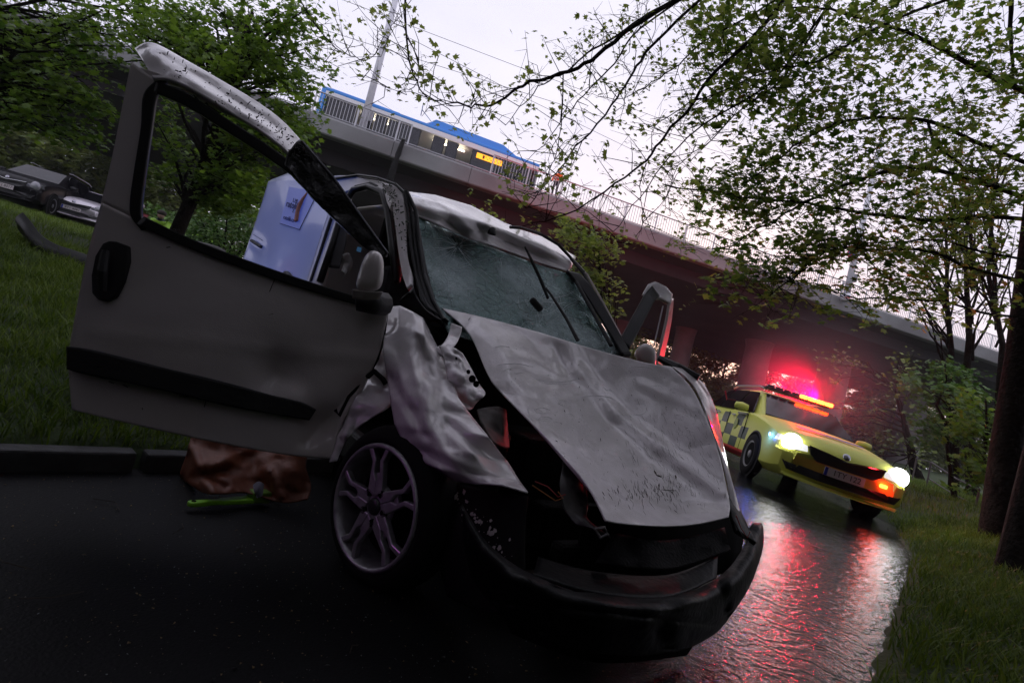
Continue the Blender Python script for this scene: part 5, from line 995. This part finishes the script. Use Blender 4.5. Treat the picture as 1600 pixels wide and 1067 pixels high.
# beacon and aimed spots added out of view, standing in for inferred emergency lights
e_ = empty('added_beacon', (-4.2, .2, 0), 'added blue and red beacon on a stand, in place of unseen emergency lights', 'beacon')
MB().tube([(0, 0, 0), (0, 0, 1.3)], .03, 8).build('stand', M_black, e_)
MB().lathe([(.09, 1.3), (.09, 1.42), (.06, 1.46), (.001, 1.47)], 16).build('blue_dome', mat('dome_blue', (.05, .1, .8), .3, emit=(.05, .12, 1), es=3), e_, smooth=True)
MB().lathe([(.09, 1.12), (.09, 1.26)], 16).build('red_band', mat('dome_red', (.8, .03, .05), .3, emit=(1, .02, .05), es=2), e_, smooth=True)
for (p_, en, col, sz, aim) in (((-4.2, .2, 1.62), 230, (.10, .22, 1), 30, (-1.9, 4.0, 1.5)), ((-4.2, .2, 1.40), 26, (.6, .10, .8), 24, (-1.7, 3.7, 1.1)), ((-4.1, .1, 1.2), 17, (.75, .18, .9), 15, (-.2, 1.8, .45)), ((-4.2, .2, 1.3), 120, (1, .02, .12), 5, tuple(P(446, 425, 3.66)))):
    l_ = lamp('beacon_light', 'SPOT', p_, en, col, spot_size=R(sz), spot_blend=.8, shadow_soft_size=.05); l_.rotation_euler = (Vector(aim)-Vector(p_)).to_track_quat('-Z', 'Y').to_euler()
# people in high-visibility jackets by the tree
M_hv = mat('hi_vis_cloth', (.22, .42, .02), .6)
q = G(252, 352, 0); q = P(256, 345, 15.5); q.z = g1(q.x, q.y)
worker((q.x, q.y, q.z), R(200), 'rescuer in yellow-green high-visibility jacket crouching left of the tree trunk', M_hv, mat('navy_cloth', (.02, .022, .04), .8), mat('hair_dark', (.02, .015, .01), .8), 'crouch')
q = P(232, 340, 15); q.z = g1(q.x, q.y)
worker((q.x, q.y, q.z), R(160), 'person in dark red top crouching at the left edge of the door window', mat('red_cloth', (.20, .03, .04), .7), mat('navy_cloth', (.02, .022, .04), .8), mat('cap_white', (.4, .35, .35), .8), 'crouch')
q = P(325, 352, 16); q.z = g1(q.x, q.y)
worker((q.x, q.y, q.z), R(200), 'rescuer in high-visibility jacket half hidden to the right of the tree trunk', M_hv, mat('navy_cloth', (.02, .022, .04), .8), mat('hair_dark', (.02, .015, .01), .8), 'crouch')
# handrail on the right bank
hr = empty('handrail', (0, 0, 0), 'thin two-rail metal handrail on the dark bank at right', 'handrail')
pts = [(1432, 716, 14), (1455, 722, 12.8), (1495, 748, 11), (1530, 765, 9.6)]
tops = [P(*p) for p in pts]; bots = [P(1432, 745, 14), P(1452, 748, 12.8), P(1490, 772, 11), P(1530, 792, 9.6)]
M_rail2 = mat('weathered_rail', (.09, .08, .08), .6)
MB().tube(tops, .018, 6).build('top_rail', M_rail2, hr); MB().tube(bots[1:], .014, 6).build('mid_rail', M_rail2, hr)
for a in (0, 1, 3):
    q = tops[a]; MB().tube([q, Vector((q.x, q.y, g1(q.x, q.y)-.05))], .02, 6).build('post', M_rail2, hr)
# ================================================================ TREES
LT = []
for a, r_ in ((0, 1), (20, .52), (46, .88), (72, .42), (105, .6), (150, .3)): LT.append((a, r_))
half = [(r_*math.sin(R(a)), r_*math.cos(R(a))) for a, r_ in LT]
outl = half+[(-x, y) for x, y in half[:0:-1]]
LEAFV = np.array([(0, 0, 0)]+[(x, y, -.18*(x*x+y*y)) for x, y in outl], float)
LEAFF = np.array([(0, i, i+1 if i < len(outl) else 1) for i in range(1, len(outl)+1)])
QV = np.array([(0, -1, 0), (.55, 0, .12), (0, 1, -.1), (-.55, 0, .12)], float); QF = np.array([(0, 1, 2), (0, 2, 3)])
def leaves(name, C, size, m, parent, seed=0, shape='leaf', tilt=.9, kind='stuff'):
    r_ = np.random.default_rng(seed); C = np.asarray(C, float); n = len(C); T, TF = (LEAFV, LEAFF) if shape == 'leaf' else (QV, QF)
    s = size*(.55+.75*r_.random(n)); nz_ = np.stack([r_.normal(0, tilt*.6, n), r_.normal(0, tilt*.6, n)-.25, np.ones(n)], 1); nz_ /= np.linalg.norm(nz_, axis=1)[:, None]
    a = r_.normal(0, 1, (n, 3)); ax = np.cross(a, nz_); ax /= np.linalg.norm(ax, axis=1)[:, None]; ay = np.cross(nz_, ax)
    V = C[:, None, :]+s[:, None, None]*(T[None, :, 0:1]*ax[:, None, :]+T[None, :, 1:2]*ay[:, None, :]+T[None, :, 2:3]*nz_[:, None, :])
    F = (np.arange(n)[:, None, None]*len(T)+TF[None]).reshape(-1, 3)
    o = mesh_np(name, V.reshape(-1, 3), F, m, parent, False); return tag(o, kind=kind) if kind else o
def wig(a, b_, n, amp, rnd):
    L_ = (b_-a).length; return [a.lerp(b_, i/n)+(Vector((rnd.gauss(0, 1), rnd.gauss(0, 1), rnd.gauss(0, 1)))*amp*L_*math.sin(math.pi*i/n) if 0 < i < n else Vector((0, 0, 0))) for i in range(n+1)]
def tree(name, label, base, axis_top, tr, clusters, crad, nleaf, lsize, m, group=None, cat='tree', shape='leaf', seed=1, twig=3, flat=.6, trunk_n=10, tips=True):
    """clusters: list of points in the crown; each gets a limb from the trunk axis"""
    rnd = random.Random(seed); r_ = np.random.default_rng(seed)
    t = empty(name, tuple(base), label, cat, group); b0 = Vector(base); loc = lambda v: Vector(v)-b0
    axis = wig(b0, Vector(axis_top), 6, .02, rnd); H = (Vector(axis_top)-b0).length
    MB().tube([loc(axis[0])-Vector((0, 0, .3))]+[loc(p) for p in axis], [tr*1.35, tr*1.15]+[tr*(1-.8*i/6) for i in range(1, 7)], trunk_n).build('trunk', M_bark, t, smooth=True)
    br = MB(); C = []
    for c in clusters:
        c = Vector(c); k = max(.25, min(.97, ((c-b0).dot(Vector(axis_top)-b0)/H**2)-.22*rnd.random()-.1)); a = b0.lerp(Vector(axis_top), k)
        mid = a.lerp(c, .5)+Vector((0, 0, .12*(c-a).length)); L_ = (c-a).length
        pts = [loc(a), loc(a.lerp(mid, .5)+Vector((rnd.gauss(0, .03), rnd.gauss(0, .03), 0))*L_), loc(mid+Vector((rnd.gauss(0, .06), rnd.gauss(0, .06), 0))*L_), loc(c)]
        w_ = tr*.28*min(1, L_/2); br.tube(pts, [w_, w_*.75, w_*.5, w_*.15], 5, cap=False)
        for q in range(twig):
            d = Vector((rnd.gauss(0, 1), rnd.gauss(0, 1), rnd.gauss(0, .6))).normalized()*crad*rnd.uniform(.6, 1.3); s0 = pts[2].lerp(pts[3], rnd.random())
            e = s0+d; br.tube([s0, s0.lerp(e, .5)+Vector((0, 0, .05*crad)), e], [w_*.25, w_*.16, w_*.06], 3, cap=False)
            nn = max(1, int(nleaf/twig*.6)); u = r_.random(nn)**.6
            C.append(np.array(s0)[None]+np.array(d)[None]*u[:, None]+r_.normal(0, crad*.16, (nn, 3)))
        nn = int(nleaf*.4); C.append(np.array(loc(c))[None]+r_.normal(0, crad*.45, (nn, 3))*np.array([1, 1, flat]))
    br.build('branches', M_bark, t)
    leaves('crown', np.concatenate(C), lsize, m, t, seed, shape)
    return t
def scatter(n, regions, rnd, D0, D1):
    out = []
    for i in range(n):
        x0, x1, y0, y1 = rnd.choice(regions); out.append(P(rnd.uniform(x0, x1), rnd.uniform(y0, y1), rnd.uniform(D0, D1)))
    return out
rr = random.Random(21)
# big maple behind the open door
b0 = P(268, 372, 9.6); b0.z = g1(b0.x, b0.y)
cl_ = scatter(130, [(180, 480, 10, 120), (250, 490, 40, 200), (230, 420, 180, 320), (350, 505, 0, 150), (180, 330, 0, 80), (340, 400, 250, 330), (420, 470, 180, 230)], rr, 8.2, 10.8)
tree('maple_tree', 'dense green maple growing on the bank right behind the open van door', b0, P(395, 20, 9.4), .15, cl_, .42, 110, .085, M_leaf, seed=31)
# far-left maple with drooping branches, in front of the dark bridge
b0 = P(-150, 300, 8.5); b0.z = g1(b0.x, b0.y)
cl_ = scatter(95, [(-60, 200, -40, 60), (-40, 180, 40, 170), (0, 60, 80, 200), (60, 170, 120, 220), (100, 240, 0, 120), (-150, 0, -100, 150)], rr, 7.4, 9.8)
tree('maple_tree', 'darker maple at the left edge, branches hanging before the underside of the bridge', b0, P(-60, -120, 8.6), .17, cl_, .38, 75, .08, M_leaf, seed=33)
# saplings right of the windscreen
b0 = P(1000, 640, 7.0); b0.z = 0.1+g1(b0.x, b0.y)
cl_ = scatter(34, [(860, 930, 345, 400), (880, 965, 380, 440), (905, 960, 430, 480), (900, 985, 350, 380), (870, 900, 340, 370)], rr, 6.0, 6.8)
tree('sapling', 'bright green young maple sapling just behind the van windscreen', b0, P(925, 345, 6.6), .035, cl_, .17, 42, .05, M_leafy, seed=35, twig=3)
b0 = P(800, 640, 6.9); b0.z = g1(b0.x, b0.y)
tree('sapling', 'thin leafy maple shoot standing above the crushed van roof', b0, P(790, 330, 6.6), .012, [P(741, 325, 6.5), P(760, 318, 6.5), P(768, 332, 6.6), P(782, 345, 6.6), P(778, 362, 6.6), P(735, 302, 6.5), P(765, 345, 6.5), P(843, 362, 6.6)], .09, 16, .042, M_leafy, seed=36, twig=2)
# shrub behind tree, dark
def shrub(name, label, c, rad, n, ls, m, seed, group=None, stems=7):
    r_ = np.random.default_rng(seed); rnd = random.Random(seed); base = Vector((c.x, c.y, g1(c.x, c.y))); t = empty(name, tuple(base), label, 'shrub', group)
    d = r_.normal(0, 1, (n, 3)); d /= np.linalg.norm(d, axis=1)[:, None]; d[:, 2] = np.abs(d[:, 2]); k = .5+.5*r_.random(n)**.5; k *= 1+.22*np.sin(d[:, 0]*7+seed)*np.sin(d[:, 1]*6)*np.sin(d[:, 2]*5+1)
    C = d*k[:, None]*np.array(rad); leaves('foliage', C, ls, m, t, seed, 'quad')
    s = MB()
    for i in range(stems): a = rnd.random()*6.28; e = Vector((math.cos(a)*rad[0]*.7, math.sin(a)*rad[1]*.7, rad[2]*rnd.uniform(.5, .9))); s.tube([(0, 0, -.1), e*.5+Vector((0, 0, .1)), e], [.04, .03, .012], 5)
    s.build('stems', M_bark, t); return t
shrub('shrub', 'dark green shrub filling the view below the maple, beside the white side panel', P(372, 330, 14.5), (1.6, 1.2, 2.1), 5000, .07, M_bush, 41)
shrub('shrub', 'low rounded shrub behind the maple trunk and the crouching people', P(290, 320, 17.5), (1.9, 1.4, 1.5), 4000, .08, M_bush, 42)
# thicket beyond the bridge, far left
for i, (px, D, w_, h_, lab) in enumerate(((-60, 38, 6, 6.0, 'pale thicket at the far left behind the black people carrier'), (30, 42, 5, 7.5, 'tall rounded bush beyond the bridge above the black people carrier'), (90, 36, 4, 3.2, 'low light green bush behind the silver hatchback'), (150, 40, 5, 7.0, 'tall bush beyond the bridge right beside the open door edge'), (230, 44, 6, 7, 'dark bush beyond the bridge seen through the door window'), (330, 48, 7, 7, 'wide dark bush beyond the bridge behind the shrub'))):
    c = P(px, 300, D); shrub('bush', lab, c, (w_*1.1, w_*.7, h_*1.45), 9000, .30, M_far, 50+i, stems=5)
# ---------------------------------------------------------------- right-hand overhanging maple, limbs surveyed from the photo
b0 = P(1562, 848, 6.2); b0.z = g1(b0.x, b0.y); om = empty('maple_tree', tuple(b0), 'large maple on the right bank whose long bare limbs reach across the sky', 'tree')
lc = lambda v: Vector(v)-b0
tk = [b0-Vector((0, 0, .3)), b0+Vector((0, 0, .05)), P(1572, 700, 6.2), P(1592, 560, 6.3), P(1608, 430, 6.3), P(1622, 300, 6.2), P(1632, 130, 6.0), P(1630, -60, 5.8), P(1600, -300, 5.6)]
tkb = MB().tube([lc(p) for p in tk], [.26, .21, .15, .135, .13, .12, .11, .10, .06], 16).build('trunk', mat('trunk_bark', (.016, .012, .010), .9, spec=.08, c2=(.008, .006, .005), scale=6, bump=1.0, bscale=16, bdist=.04), om, smooth=True)
LIMBS = [
 ([(1560, -220, 5.4), (1300, -120, 4.9), (1120, -30, 4.6), (1050, 5, 4.5), (985, 45, 4.4), (935, 85, 4.35), (890, 112, 4.3), (830, 130, 4.25), (790, 150, 4.2), (745, 168, 4.15), (700, 160, 4.1)], .030),
 ([(1120, -28, 4.6), (1050, 3, 4.6), (1000, 30, 4.7), (955, 62, 4.7), (920, 82, 4.65), (885, 112, 4.6), (850, 132, 4.6), (820, 160, 4.6), (790, 195, 4.6)], .014),
 ([(1320, -150, 5.0), (1200, -70, 4.8), (1095, 0, 4.6), (1030, 60, 4.5), (1000, 95, 4.5), (980, 130, 4.4), (955, 165, 4.4), (910, 220, 4.3), (880, 255, 4.3), (850, 290, 4.2), (820, 330, 4.2)], .017),
 ([(1110, -30, 4.7), (1000, 45, 4.7), (960, 100, 4.6), (920, 140, 4.6), (885, 180, 4.5), (850, 225, 4.5), (815, 260, 4.4)], .010),
 ([(1340, -80, 5.2), (1180, 20, 5.0), (1100, 65, 4.9), (1060, 100, 4.8), (1020, 130, 4.8), (975, 155, 4.7), (930, 152, 4.7)], .011),
 ([(1330, -150, 4.9), (1225, 0, 4.6), (1165, 70, 4.5), (1110, 120, 4.4), (1080, 165, 4.4), (1040, 210, 4.3), (1010, 250, 4.3), (960, 290, 4.2), (885, 335, 4.2), (830, 352, 4.2)], .021),
 ([(1400, -120, 5.2), (1290, 15, 5.0), (1230, 100, 4.9), (1190, 140, 4.8), (1100, 195, 4.7), (1050, 240, 4.6), (1000, 310, 4.6), (960, 360, 4.5)], .014),
 ([(1300, 0, 5.0), (1225, 120, 4.9), (1160, 170, 4.8), (1110, 220, 4.7), (1060, 260, 4.6), (1040, 320, 4.6)], .010),
 ([(1598, -40, 5.8), (1480, 0, 5.5), (1400, 30, 5.3), (1340, 60, 5.1), (1280, 95, 5.0), (1200, 112, 4.8), (1100, 155, 4.7), (1030, 190, 4.7)], .020),
 ([(1604, 145, 6.0), (1530, 110, 5.8), (1460, 70, 5.6), (1400, 45, 5.5), (1300, 15, 5.3), (1230, 12, 5.2)], .034),
 ([(1604, 255, 6.1), (1520, 220, 5.9), (1450, 190, 5.7), (1360, 185, 5.5), (1290, 200, 5.4), (1240, 230, 5.2), (1200, 262, 5.1), (1160, 290, 5.0)], .026),
 ([(1604, 310, 6.2), (1530, 285, 6.0), (1440, 262, 5.8), (1380, 270, 5.6), (1320, 290, 5.5), (1250, 320, 5.4), (1200, 350, 5.3), (1130, 390, 5.2)], .030),
 ([(1604, 343, 6.2), (1530, 338, 6.0), (1460, 345, 5.8), (1400, 338, 5.7), (1330, 330, 5.5), (1260, 317, 5.3), (1200, 313, 5.2), (1100, 300, 5.0), (1040, 290, 5.0)], .028),
 ([(1600, 440, 6.3), (1520, 420, 6.0), (1470, 398, 5.8), (1430, 390, 5.7), (1360, 390, 5.5), (1320, 388, 5.4), (1280, 398, 5.3), (1230, 440, 5.2), (1190, 470, 5.1)], .024),
 ([(1598, 405, 6.2), (1520, 390, 6.1), (1470, 375, 6.0), (1400, 378, 5.9), (1340, 382, 5.8), (1290, 400, 5.7), (1240, 430, 5.6), (1180, 440, 5.5)], .016),
 ([(1596, 495, 6.3), (1540, 490, 6.1), (1480, 472, 6.0), (1420, 468, 5.8), (1340, 465, 5.6), (1250, 440, 5.4), (1180, 425, 5.2)], .017),
 ([(1450, 190, 5.7), (1465, 230, 5.6), (1520, 270, 5.8), (1560, 285, 6.0)], .016),
 ([(1580, -20, 5.8), (1580, 60, 5.9), (1585, 120, 6.0), (1590, 150, 6.0)], .028),
 ([(1330, 330, 5.5), (1350, 395, 5.5), (1380, 430, 5.6), (1430, 470, 5.7)], .009),
 ([(640, -120, 4.4), (633, 0, 4.3), (637, 80, 4.2), (650, 125, 4.15), (665, 150, 4.1), (700, 165, 4.1), (745, 168, 4.15)], .011),
 ([(637, 60, 4.2), (650, 85, 4.2), (655, 110, 4.2), (640, 140, 4.2), (600, 135, 4.3), (555, 120, 4.4)], .006),
 ([(455, -30, 5), (480, 20, 4.9), (510, 60, 4.8), (540, 85, 4.7), (570, 90, 4.6), (600, 70, 4.6), (625, 30, 4.5)], .007),
 ([(880, 115, 4.3), (878, 180, 4.3), (870, 240, 4.3), (850, 270, 4.3), (855, 300, 4.3)], .006),
 ([(1010, 255, 4.5), (1000, 290, 4.5), (1005, 335, 4.5), (990, 380, 4.5)], .006)]
lm = MB(); TW = MB(); rnd = random.Random(77); LC = []; big = []
def limb_w(pts, w0):
    n = len(pts); return [w0*(1-.82*i/(n-1)) for i in range(n)]
for pts, w0 in LIMBS:
    V = [P(*q) for q in pts]; A_ = up1(np.array([tuple(v) for v in V]), 4); n = len(A_); ws_ = [w0*(1-.8*i/(n-1)) for i in range(n)]
    A_ += np.random.default_rng(int(w0*1e5)).normal(0, .012, A_.shape)*np.linspace(0, 1, n)[:, None]
    MB().tube([lc(a) for a in A_], ws_, 7).build('limb', M_bark, om, smooth=True)
    for i in range(3, n, 1):
        x, y, _ = proj(A_[i]); 
        if not (-80 < x < 1750 and -150 < y < 620): continue
        dens = .5 if x < 1100 else 1.0
        for k in range(2 if x < 1100 else 3):
            if rnd.random() > dens: continue
            d = Vector((rnd.gauss(-.4, .8), rnd.gauss(-.2, .7), rnd.gauss(-.1, .7))).normalized(); Lt = rnd.uniform(.12, .5) if x < 1100 else rnd.uniform(.15, .6)
            s0 = Vector(A_[i]); e = s0+d*Lt+Vector((0, 0, .06)); mid = s0.lerp(e, .5)+Vector((rnd.gauss(0, .04), rnd.gauss(0, .04), rnd.gauss(0, .04)))
            TW.tube([lc(s0), lc(mid), lc(e)], [.0045, .003, .0015], 4, cap=False)
            ends = [e]
            for q in range(2):
                e2 = mid.lerp(e, rnd.random())+Vector((rnd.gauss(0, 1), rnd.gauss(0, 1), rnd.gauss(0, 1))).normalized()*rnd.uniform(.06, .22); TW.tube([lc(mid.lerp(e, .5)), lc(e2)], [.0022, .001], 3, cap=False); ends.append(e2)
            for e_ in ends:
                pl = .42 if x < 1100 else .8
                if rnd.random() < pl:
                    for q in range(rnd.choice([4, 5, 6]) if x < 1100 else rnd.choice([3, 4, 5, 6])): LC.append(tuple(lc(e_+Vector((rnd.gauss(0, .045), rnd.gauss(0, .045), rnd.gauss(-.01, .035))))))
# dense upper-right masses
dens_reg = [(1100, 1600, -20, 90), (1180, 1600, 60, 200), (1150, 1560, 180, 300), (1100, 1400, 230, 330), (1040, 1200, 260, 340), (1420, 1600, 250, 330), (1130, 1330, 120, 240), (1060, 1180, 290, 400), (1100, 1230, 60, 140), (1360, 1600, 30, 180), (1060, 1160, 0, 70), (1200, 1500, 60, 260), (1200, 1500, 100, 300)]
for i in range(520):
    x0, x1, y0, y1 = rnd.choice(dens_reg); c = P(rnd.uniform(x0, x1), rnd.uniform(y0, y1), rnd.uniform(4.6, 6.8)); e = c+Vector((rnd.gauss(0, .25), rnd.gauss(0, .2), rnd.gauss(.05, .15)))
    TW.tube([lc(c), lc(c.lerp(e, .5)+Vector((0, 0, .03))), lc(e)], [.004, .003, .0015], 3, cap=False)
    for q in range(rnd.choice([5, 8, 11])): LC.append(tuple(lc(c.lerp(e, rnd.random())+Vector((rnd.gauss(0, .09), rnd.gauss(0, .09), rnd.gauss(0, .05))))))
for (x0, x1, y0, y1, n_) in ((1080, 1220, 420, 480, 22), (1140, 1230, 400, 450, 12), (1180, 1290, 380, 420, 10)):
    for i in range(n_):
        c = P(rnd.uniform(x0, x1), rnd.uniform(y0, y1), rnd.uniform(4.9, 5.4)); e = c+Vector((.35, .1, .1)); TW.tube([lc(c), lc(e)], [.002, .004], 3, cap=False)
        for q in range(4): LC.append(tuple(lc(c+Vector((rnd.gauss(0, .06), rnd.gauss(0, .06), rnd.gauss(0, .04))))))
tag(TW.build('twigs', M_bark, om), kind='stuff')
LC = np.array(LC)
sx = np.array([proj(Vector(q)+b0)[:3] for q in LC]); vis = (sx[:, 0] > 0) & (sx[:, 0] < 1600) & (sx[:, 1] > 0) & (sx[:, 1] < 1067)
order = np.argsort(np.where(vis, sx[:, 2], 99)); near = order[:220]; rest = order[220:]
lv = leaves('leaf_template', [(0, 0, 0)], .042, M_leafy, om, 5, kind=None); lv.name = 'leaf'; lme = lv.data
for k, i in enumerate(near):
    o = lv if k == 0 else lv.copy()
    if k: COL.objects.link(o)
    o.parent = om; o.location = LC[i]; o.rotation_euler = (rnd.gauss(0, .6), rnd.gauss(0, .6), rnd.random()*6.28); s = rnd.uniform(.5, 1.1); o.scale = (s, s, s)
RL = LC[rest]; hi = sx[rest, 0] > 1080
leaves('crown', RL[~hi], .034, M_leafy, om, 6); HR = RL[hi]; leaves('crown', HR[::2], .058, M_leaf, om, 7); leaves('crown', HR[1::2], .055, M_leafy, om, 9)
# trunk at the lower right edge
b1 = P(1598, 900, 4.6); b1.z = g1(b1.x, b1.y)
cl_ = scatter(50, [(1620, 1900, -200, 300), (1640, 1900, 100, 500)], rr, 4.6, 7)
tree('maple_tree', 'dark trunk standing at the lower right edge of the grass bank', b1, b1+Vector((.9, .5, 6)), .17, cl_, .4, 60, .09, M_leaf, seed=61)
# slim trunks and scrub on the right bank
for i, (xa, ya, xb, yb, D, lab, w_) in enumerate(((1492, 640, 1476, 330, 13, 'slim bare tree, left of two rising before the right end of the bridge', .11), (1524, 650, 1520, 300, 12.5, 'slim tree, right of two rising before the right end of the bridge', .12), (1556, 690, 1562, 250, 11, 'ivy-dark thin tree close behind the large right trunk', .09), (1432, 720, 1398, 600, 17, 'leaning dark trunk under the bridge to the right of the ambulance', .16))):
    c = P(xa, 760, D); c.z = g1(c.x, c.y); tp = P(xb, yb, D)
    cl_ = scatter(26, [(xb-110, xb+60, max(yb-60, 0), yb+150)], rr, D-1.5, D+1.5)
    tree('slim_tree', lab, c, tp, w_, cl_, .55, 22, .10, M_far, seed=70+i, twig=4)
for i, (x0, x1, y0, y1, D, lab) in enumerate(((1410, 1540, 560, 690, 10.5, 'olive green maple shrub between the bridge and the right trunk'), (1480, 1600, 620, 760, 9.5, 'dark undergrowth shrub at the foot of the right trunk'))):
    c = P((x0+x1)/2+15, 790, D); c.z = g1(c.x, c.y)
    tree('shrub', lab, c, P((x0+x1)/2, y0, D), .05, scatter(40, [(x0, x1, y0, y1)], rr, D-1, D+1), .3, 42, .085, M_leaf if i else M_bush, seed=80+i, cat='shrub')
# trees beyond the bridge
far_spots = [(1020, 62, 9), (1075, 66, 8), (1120, 70, 10), (1170, 68, 8), (1230, 74, 9), (1290, 72, 10), (1350, 60, 7.5), (1400, 52, 6), (1390, 80, 10), (1460, 70, 9), (1520, 64, 9), (960, 72, 9), (1600, 60, 9)]
labs = ['in the gap left of the leftmost column', 'behind the leftmost column', 'in the wide gap between the left columns', 'behind the column nearest the ambulance rear', 'between the two lit columns', 'directly above the roof beacon', 'right of the roof beacon', 'slim one right of the ambulance', 'tall one at the bridge end', 'behind the leaning trunk', 'behind the handrail', 'hidden mostly by the van cabin', 'behind the large right trunk']
for i, ((px, D, h_), lb_) in enumerate(zip(far_spots, labs)):
    c = P(px, 640, D); c.z = g1(c.x, c.y)-.2; r_ = random.Random(90+i); tp = c+Vector((r_.uniform(-.5, .5), 0, h_))
    cl_ = [c+Vector((r_.gauss(0, 3.0), r_.gauss(0, 2), r_.uniform(.5, h_))) for _ in range(48)]
    tree('far_tree', 'olive spring tree beyond the bridge, '+lb_, c, tp, .22, cl_, 1.3, 110, .27, M_far, 'trees beyond the bridge', seed=90+i, shape='quad', twig=4)
# ---------------------------------------------------------------- unseen trees and shrubs added round the viewpoint to block sky light
PT = [(-5.5, -2.6, 8.5), (1.0, -4.5, 9), (6.6, -2.5, 8.5), (-9, 1.8, 9), (-3, -9, 10), (5, -10, 10), (9.5, 2.0, 9), (-11, -6, 10), (13, -6, 10)]
CLS = [[] for _ in PT]; r_ = random.Random(200); cnt = 0
while cnt < 400:
    x = r_.uniform(-14, 14); y = r_.uniform(-12, 7); z = r_.uniform(3.5, 9.5); hd = math.hypot(x, y)
    if y > -1:
        az = math.degrees(math.atan2(x, max(y, .01))) if y > 0 else 999
        if abs(az) < 60 and z < 1.4+1.05*hd+.5: continue
        if z < 2.2+.35*hd: continue
        if y > 3.5 and abs(x) < 6 and z < 7: continue
    k = min(range(len(PT)), key=lambda q: (PT[q][0]-x)**2+(PT[q][1]-y)**2+r_.random()*6)
    CLS[k].append(Vector((x, y, z))); cnt += 1
nm = ['near left behind the viewer', 'directly behind the viewer', 'near right behind the viewer', 'on the left bank', 'far behind to the left', 'far behind to the right', 'on the right bank', 'farthest back on the left', 'farthest back on the right']
for i, (x, y, h_) in enumerate(PT):
    c = Vector((x, y, g1(x, y)))
    tree('shade_tree', 'added unseen maple shading the path, '+nm[i], c, c+Vector((0, 0, h_*.8)), .17, CLS[i], .8, 42, .34, M_shade, 'added shade trees round the viewer', seed=200+i, shape='quad')
for i in range(22):
    a = R(-235+i*(290/21)); rr_ = 15+2*math.sin(i*2.1); c = Vector((rr_*math.cos(a), rr_*math.sin(a)-1, 0))
    if c.y > 2 and abs(c.x) < 12: continue
    if c.x < -6 and c.y > 3: continue
    if c.x > 6 and c.y > 5.5: continue
    shrub('shrub', 'added unseen shrub in the ring that blocks light behind the viewer', c, (3.6, 2.6, 6.5+.8*math.sin(i)), 2600, .38, M_shade, 400+i, 'added light-blocking shrubs behind the viewer', stems=3)
for i, (px, D, lab) in enumerate(((1010, 92, 'leftmost'), (1130, 95, 'second from left'), (1250, 95, 'middle'), (1370, 92, 'second from right'), (1500, 88, 'rightmost'))):
    c = P(px, 640, D); shrub('thicket', 'wide olive thicket closing the view under the bridge, %s of the five' % lab, c, (9, 5, 7.5), 6500, .42, M_far, 500+i, 'thickets closing the view under the bridge', stems=3)
# ---------------------------------------------------------------- haze
hz = MB().box((20, 52, 11), (340, 300, 26)).build('haze', mat('tmp_haze', (1, 1, 1)))
HM = bpy.data.materials.new('rain_haze'); HM.use_nodes = True; HM.node_tree.nodes.clear(); pv = HM.node_tree.nodes.new('ShaderNodeVolumePrincipled'); ho = HM.node_tree.nodes.new('ShaderNodeOutputMaterial')
pv.inputs['Color'].default_value = (.86, .86, .92, 1); pv.inputs['Density'].default_value = 0.0007; pv.inputs['Anisotropy'].default_value = .2; HM.node_tree.links.new(pv.outputs[0], ho.inputs['Volume'])
hz.data.materials.clear(); hz.data.materials.append(HM); tag(hz, kind='stuff')
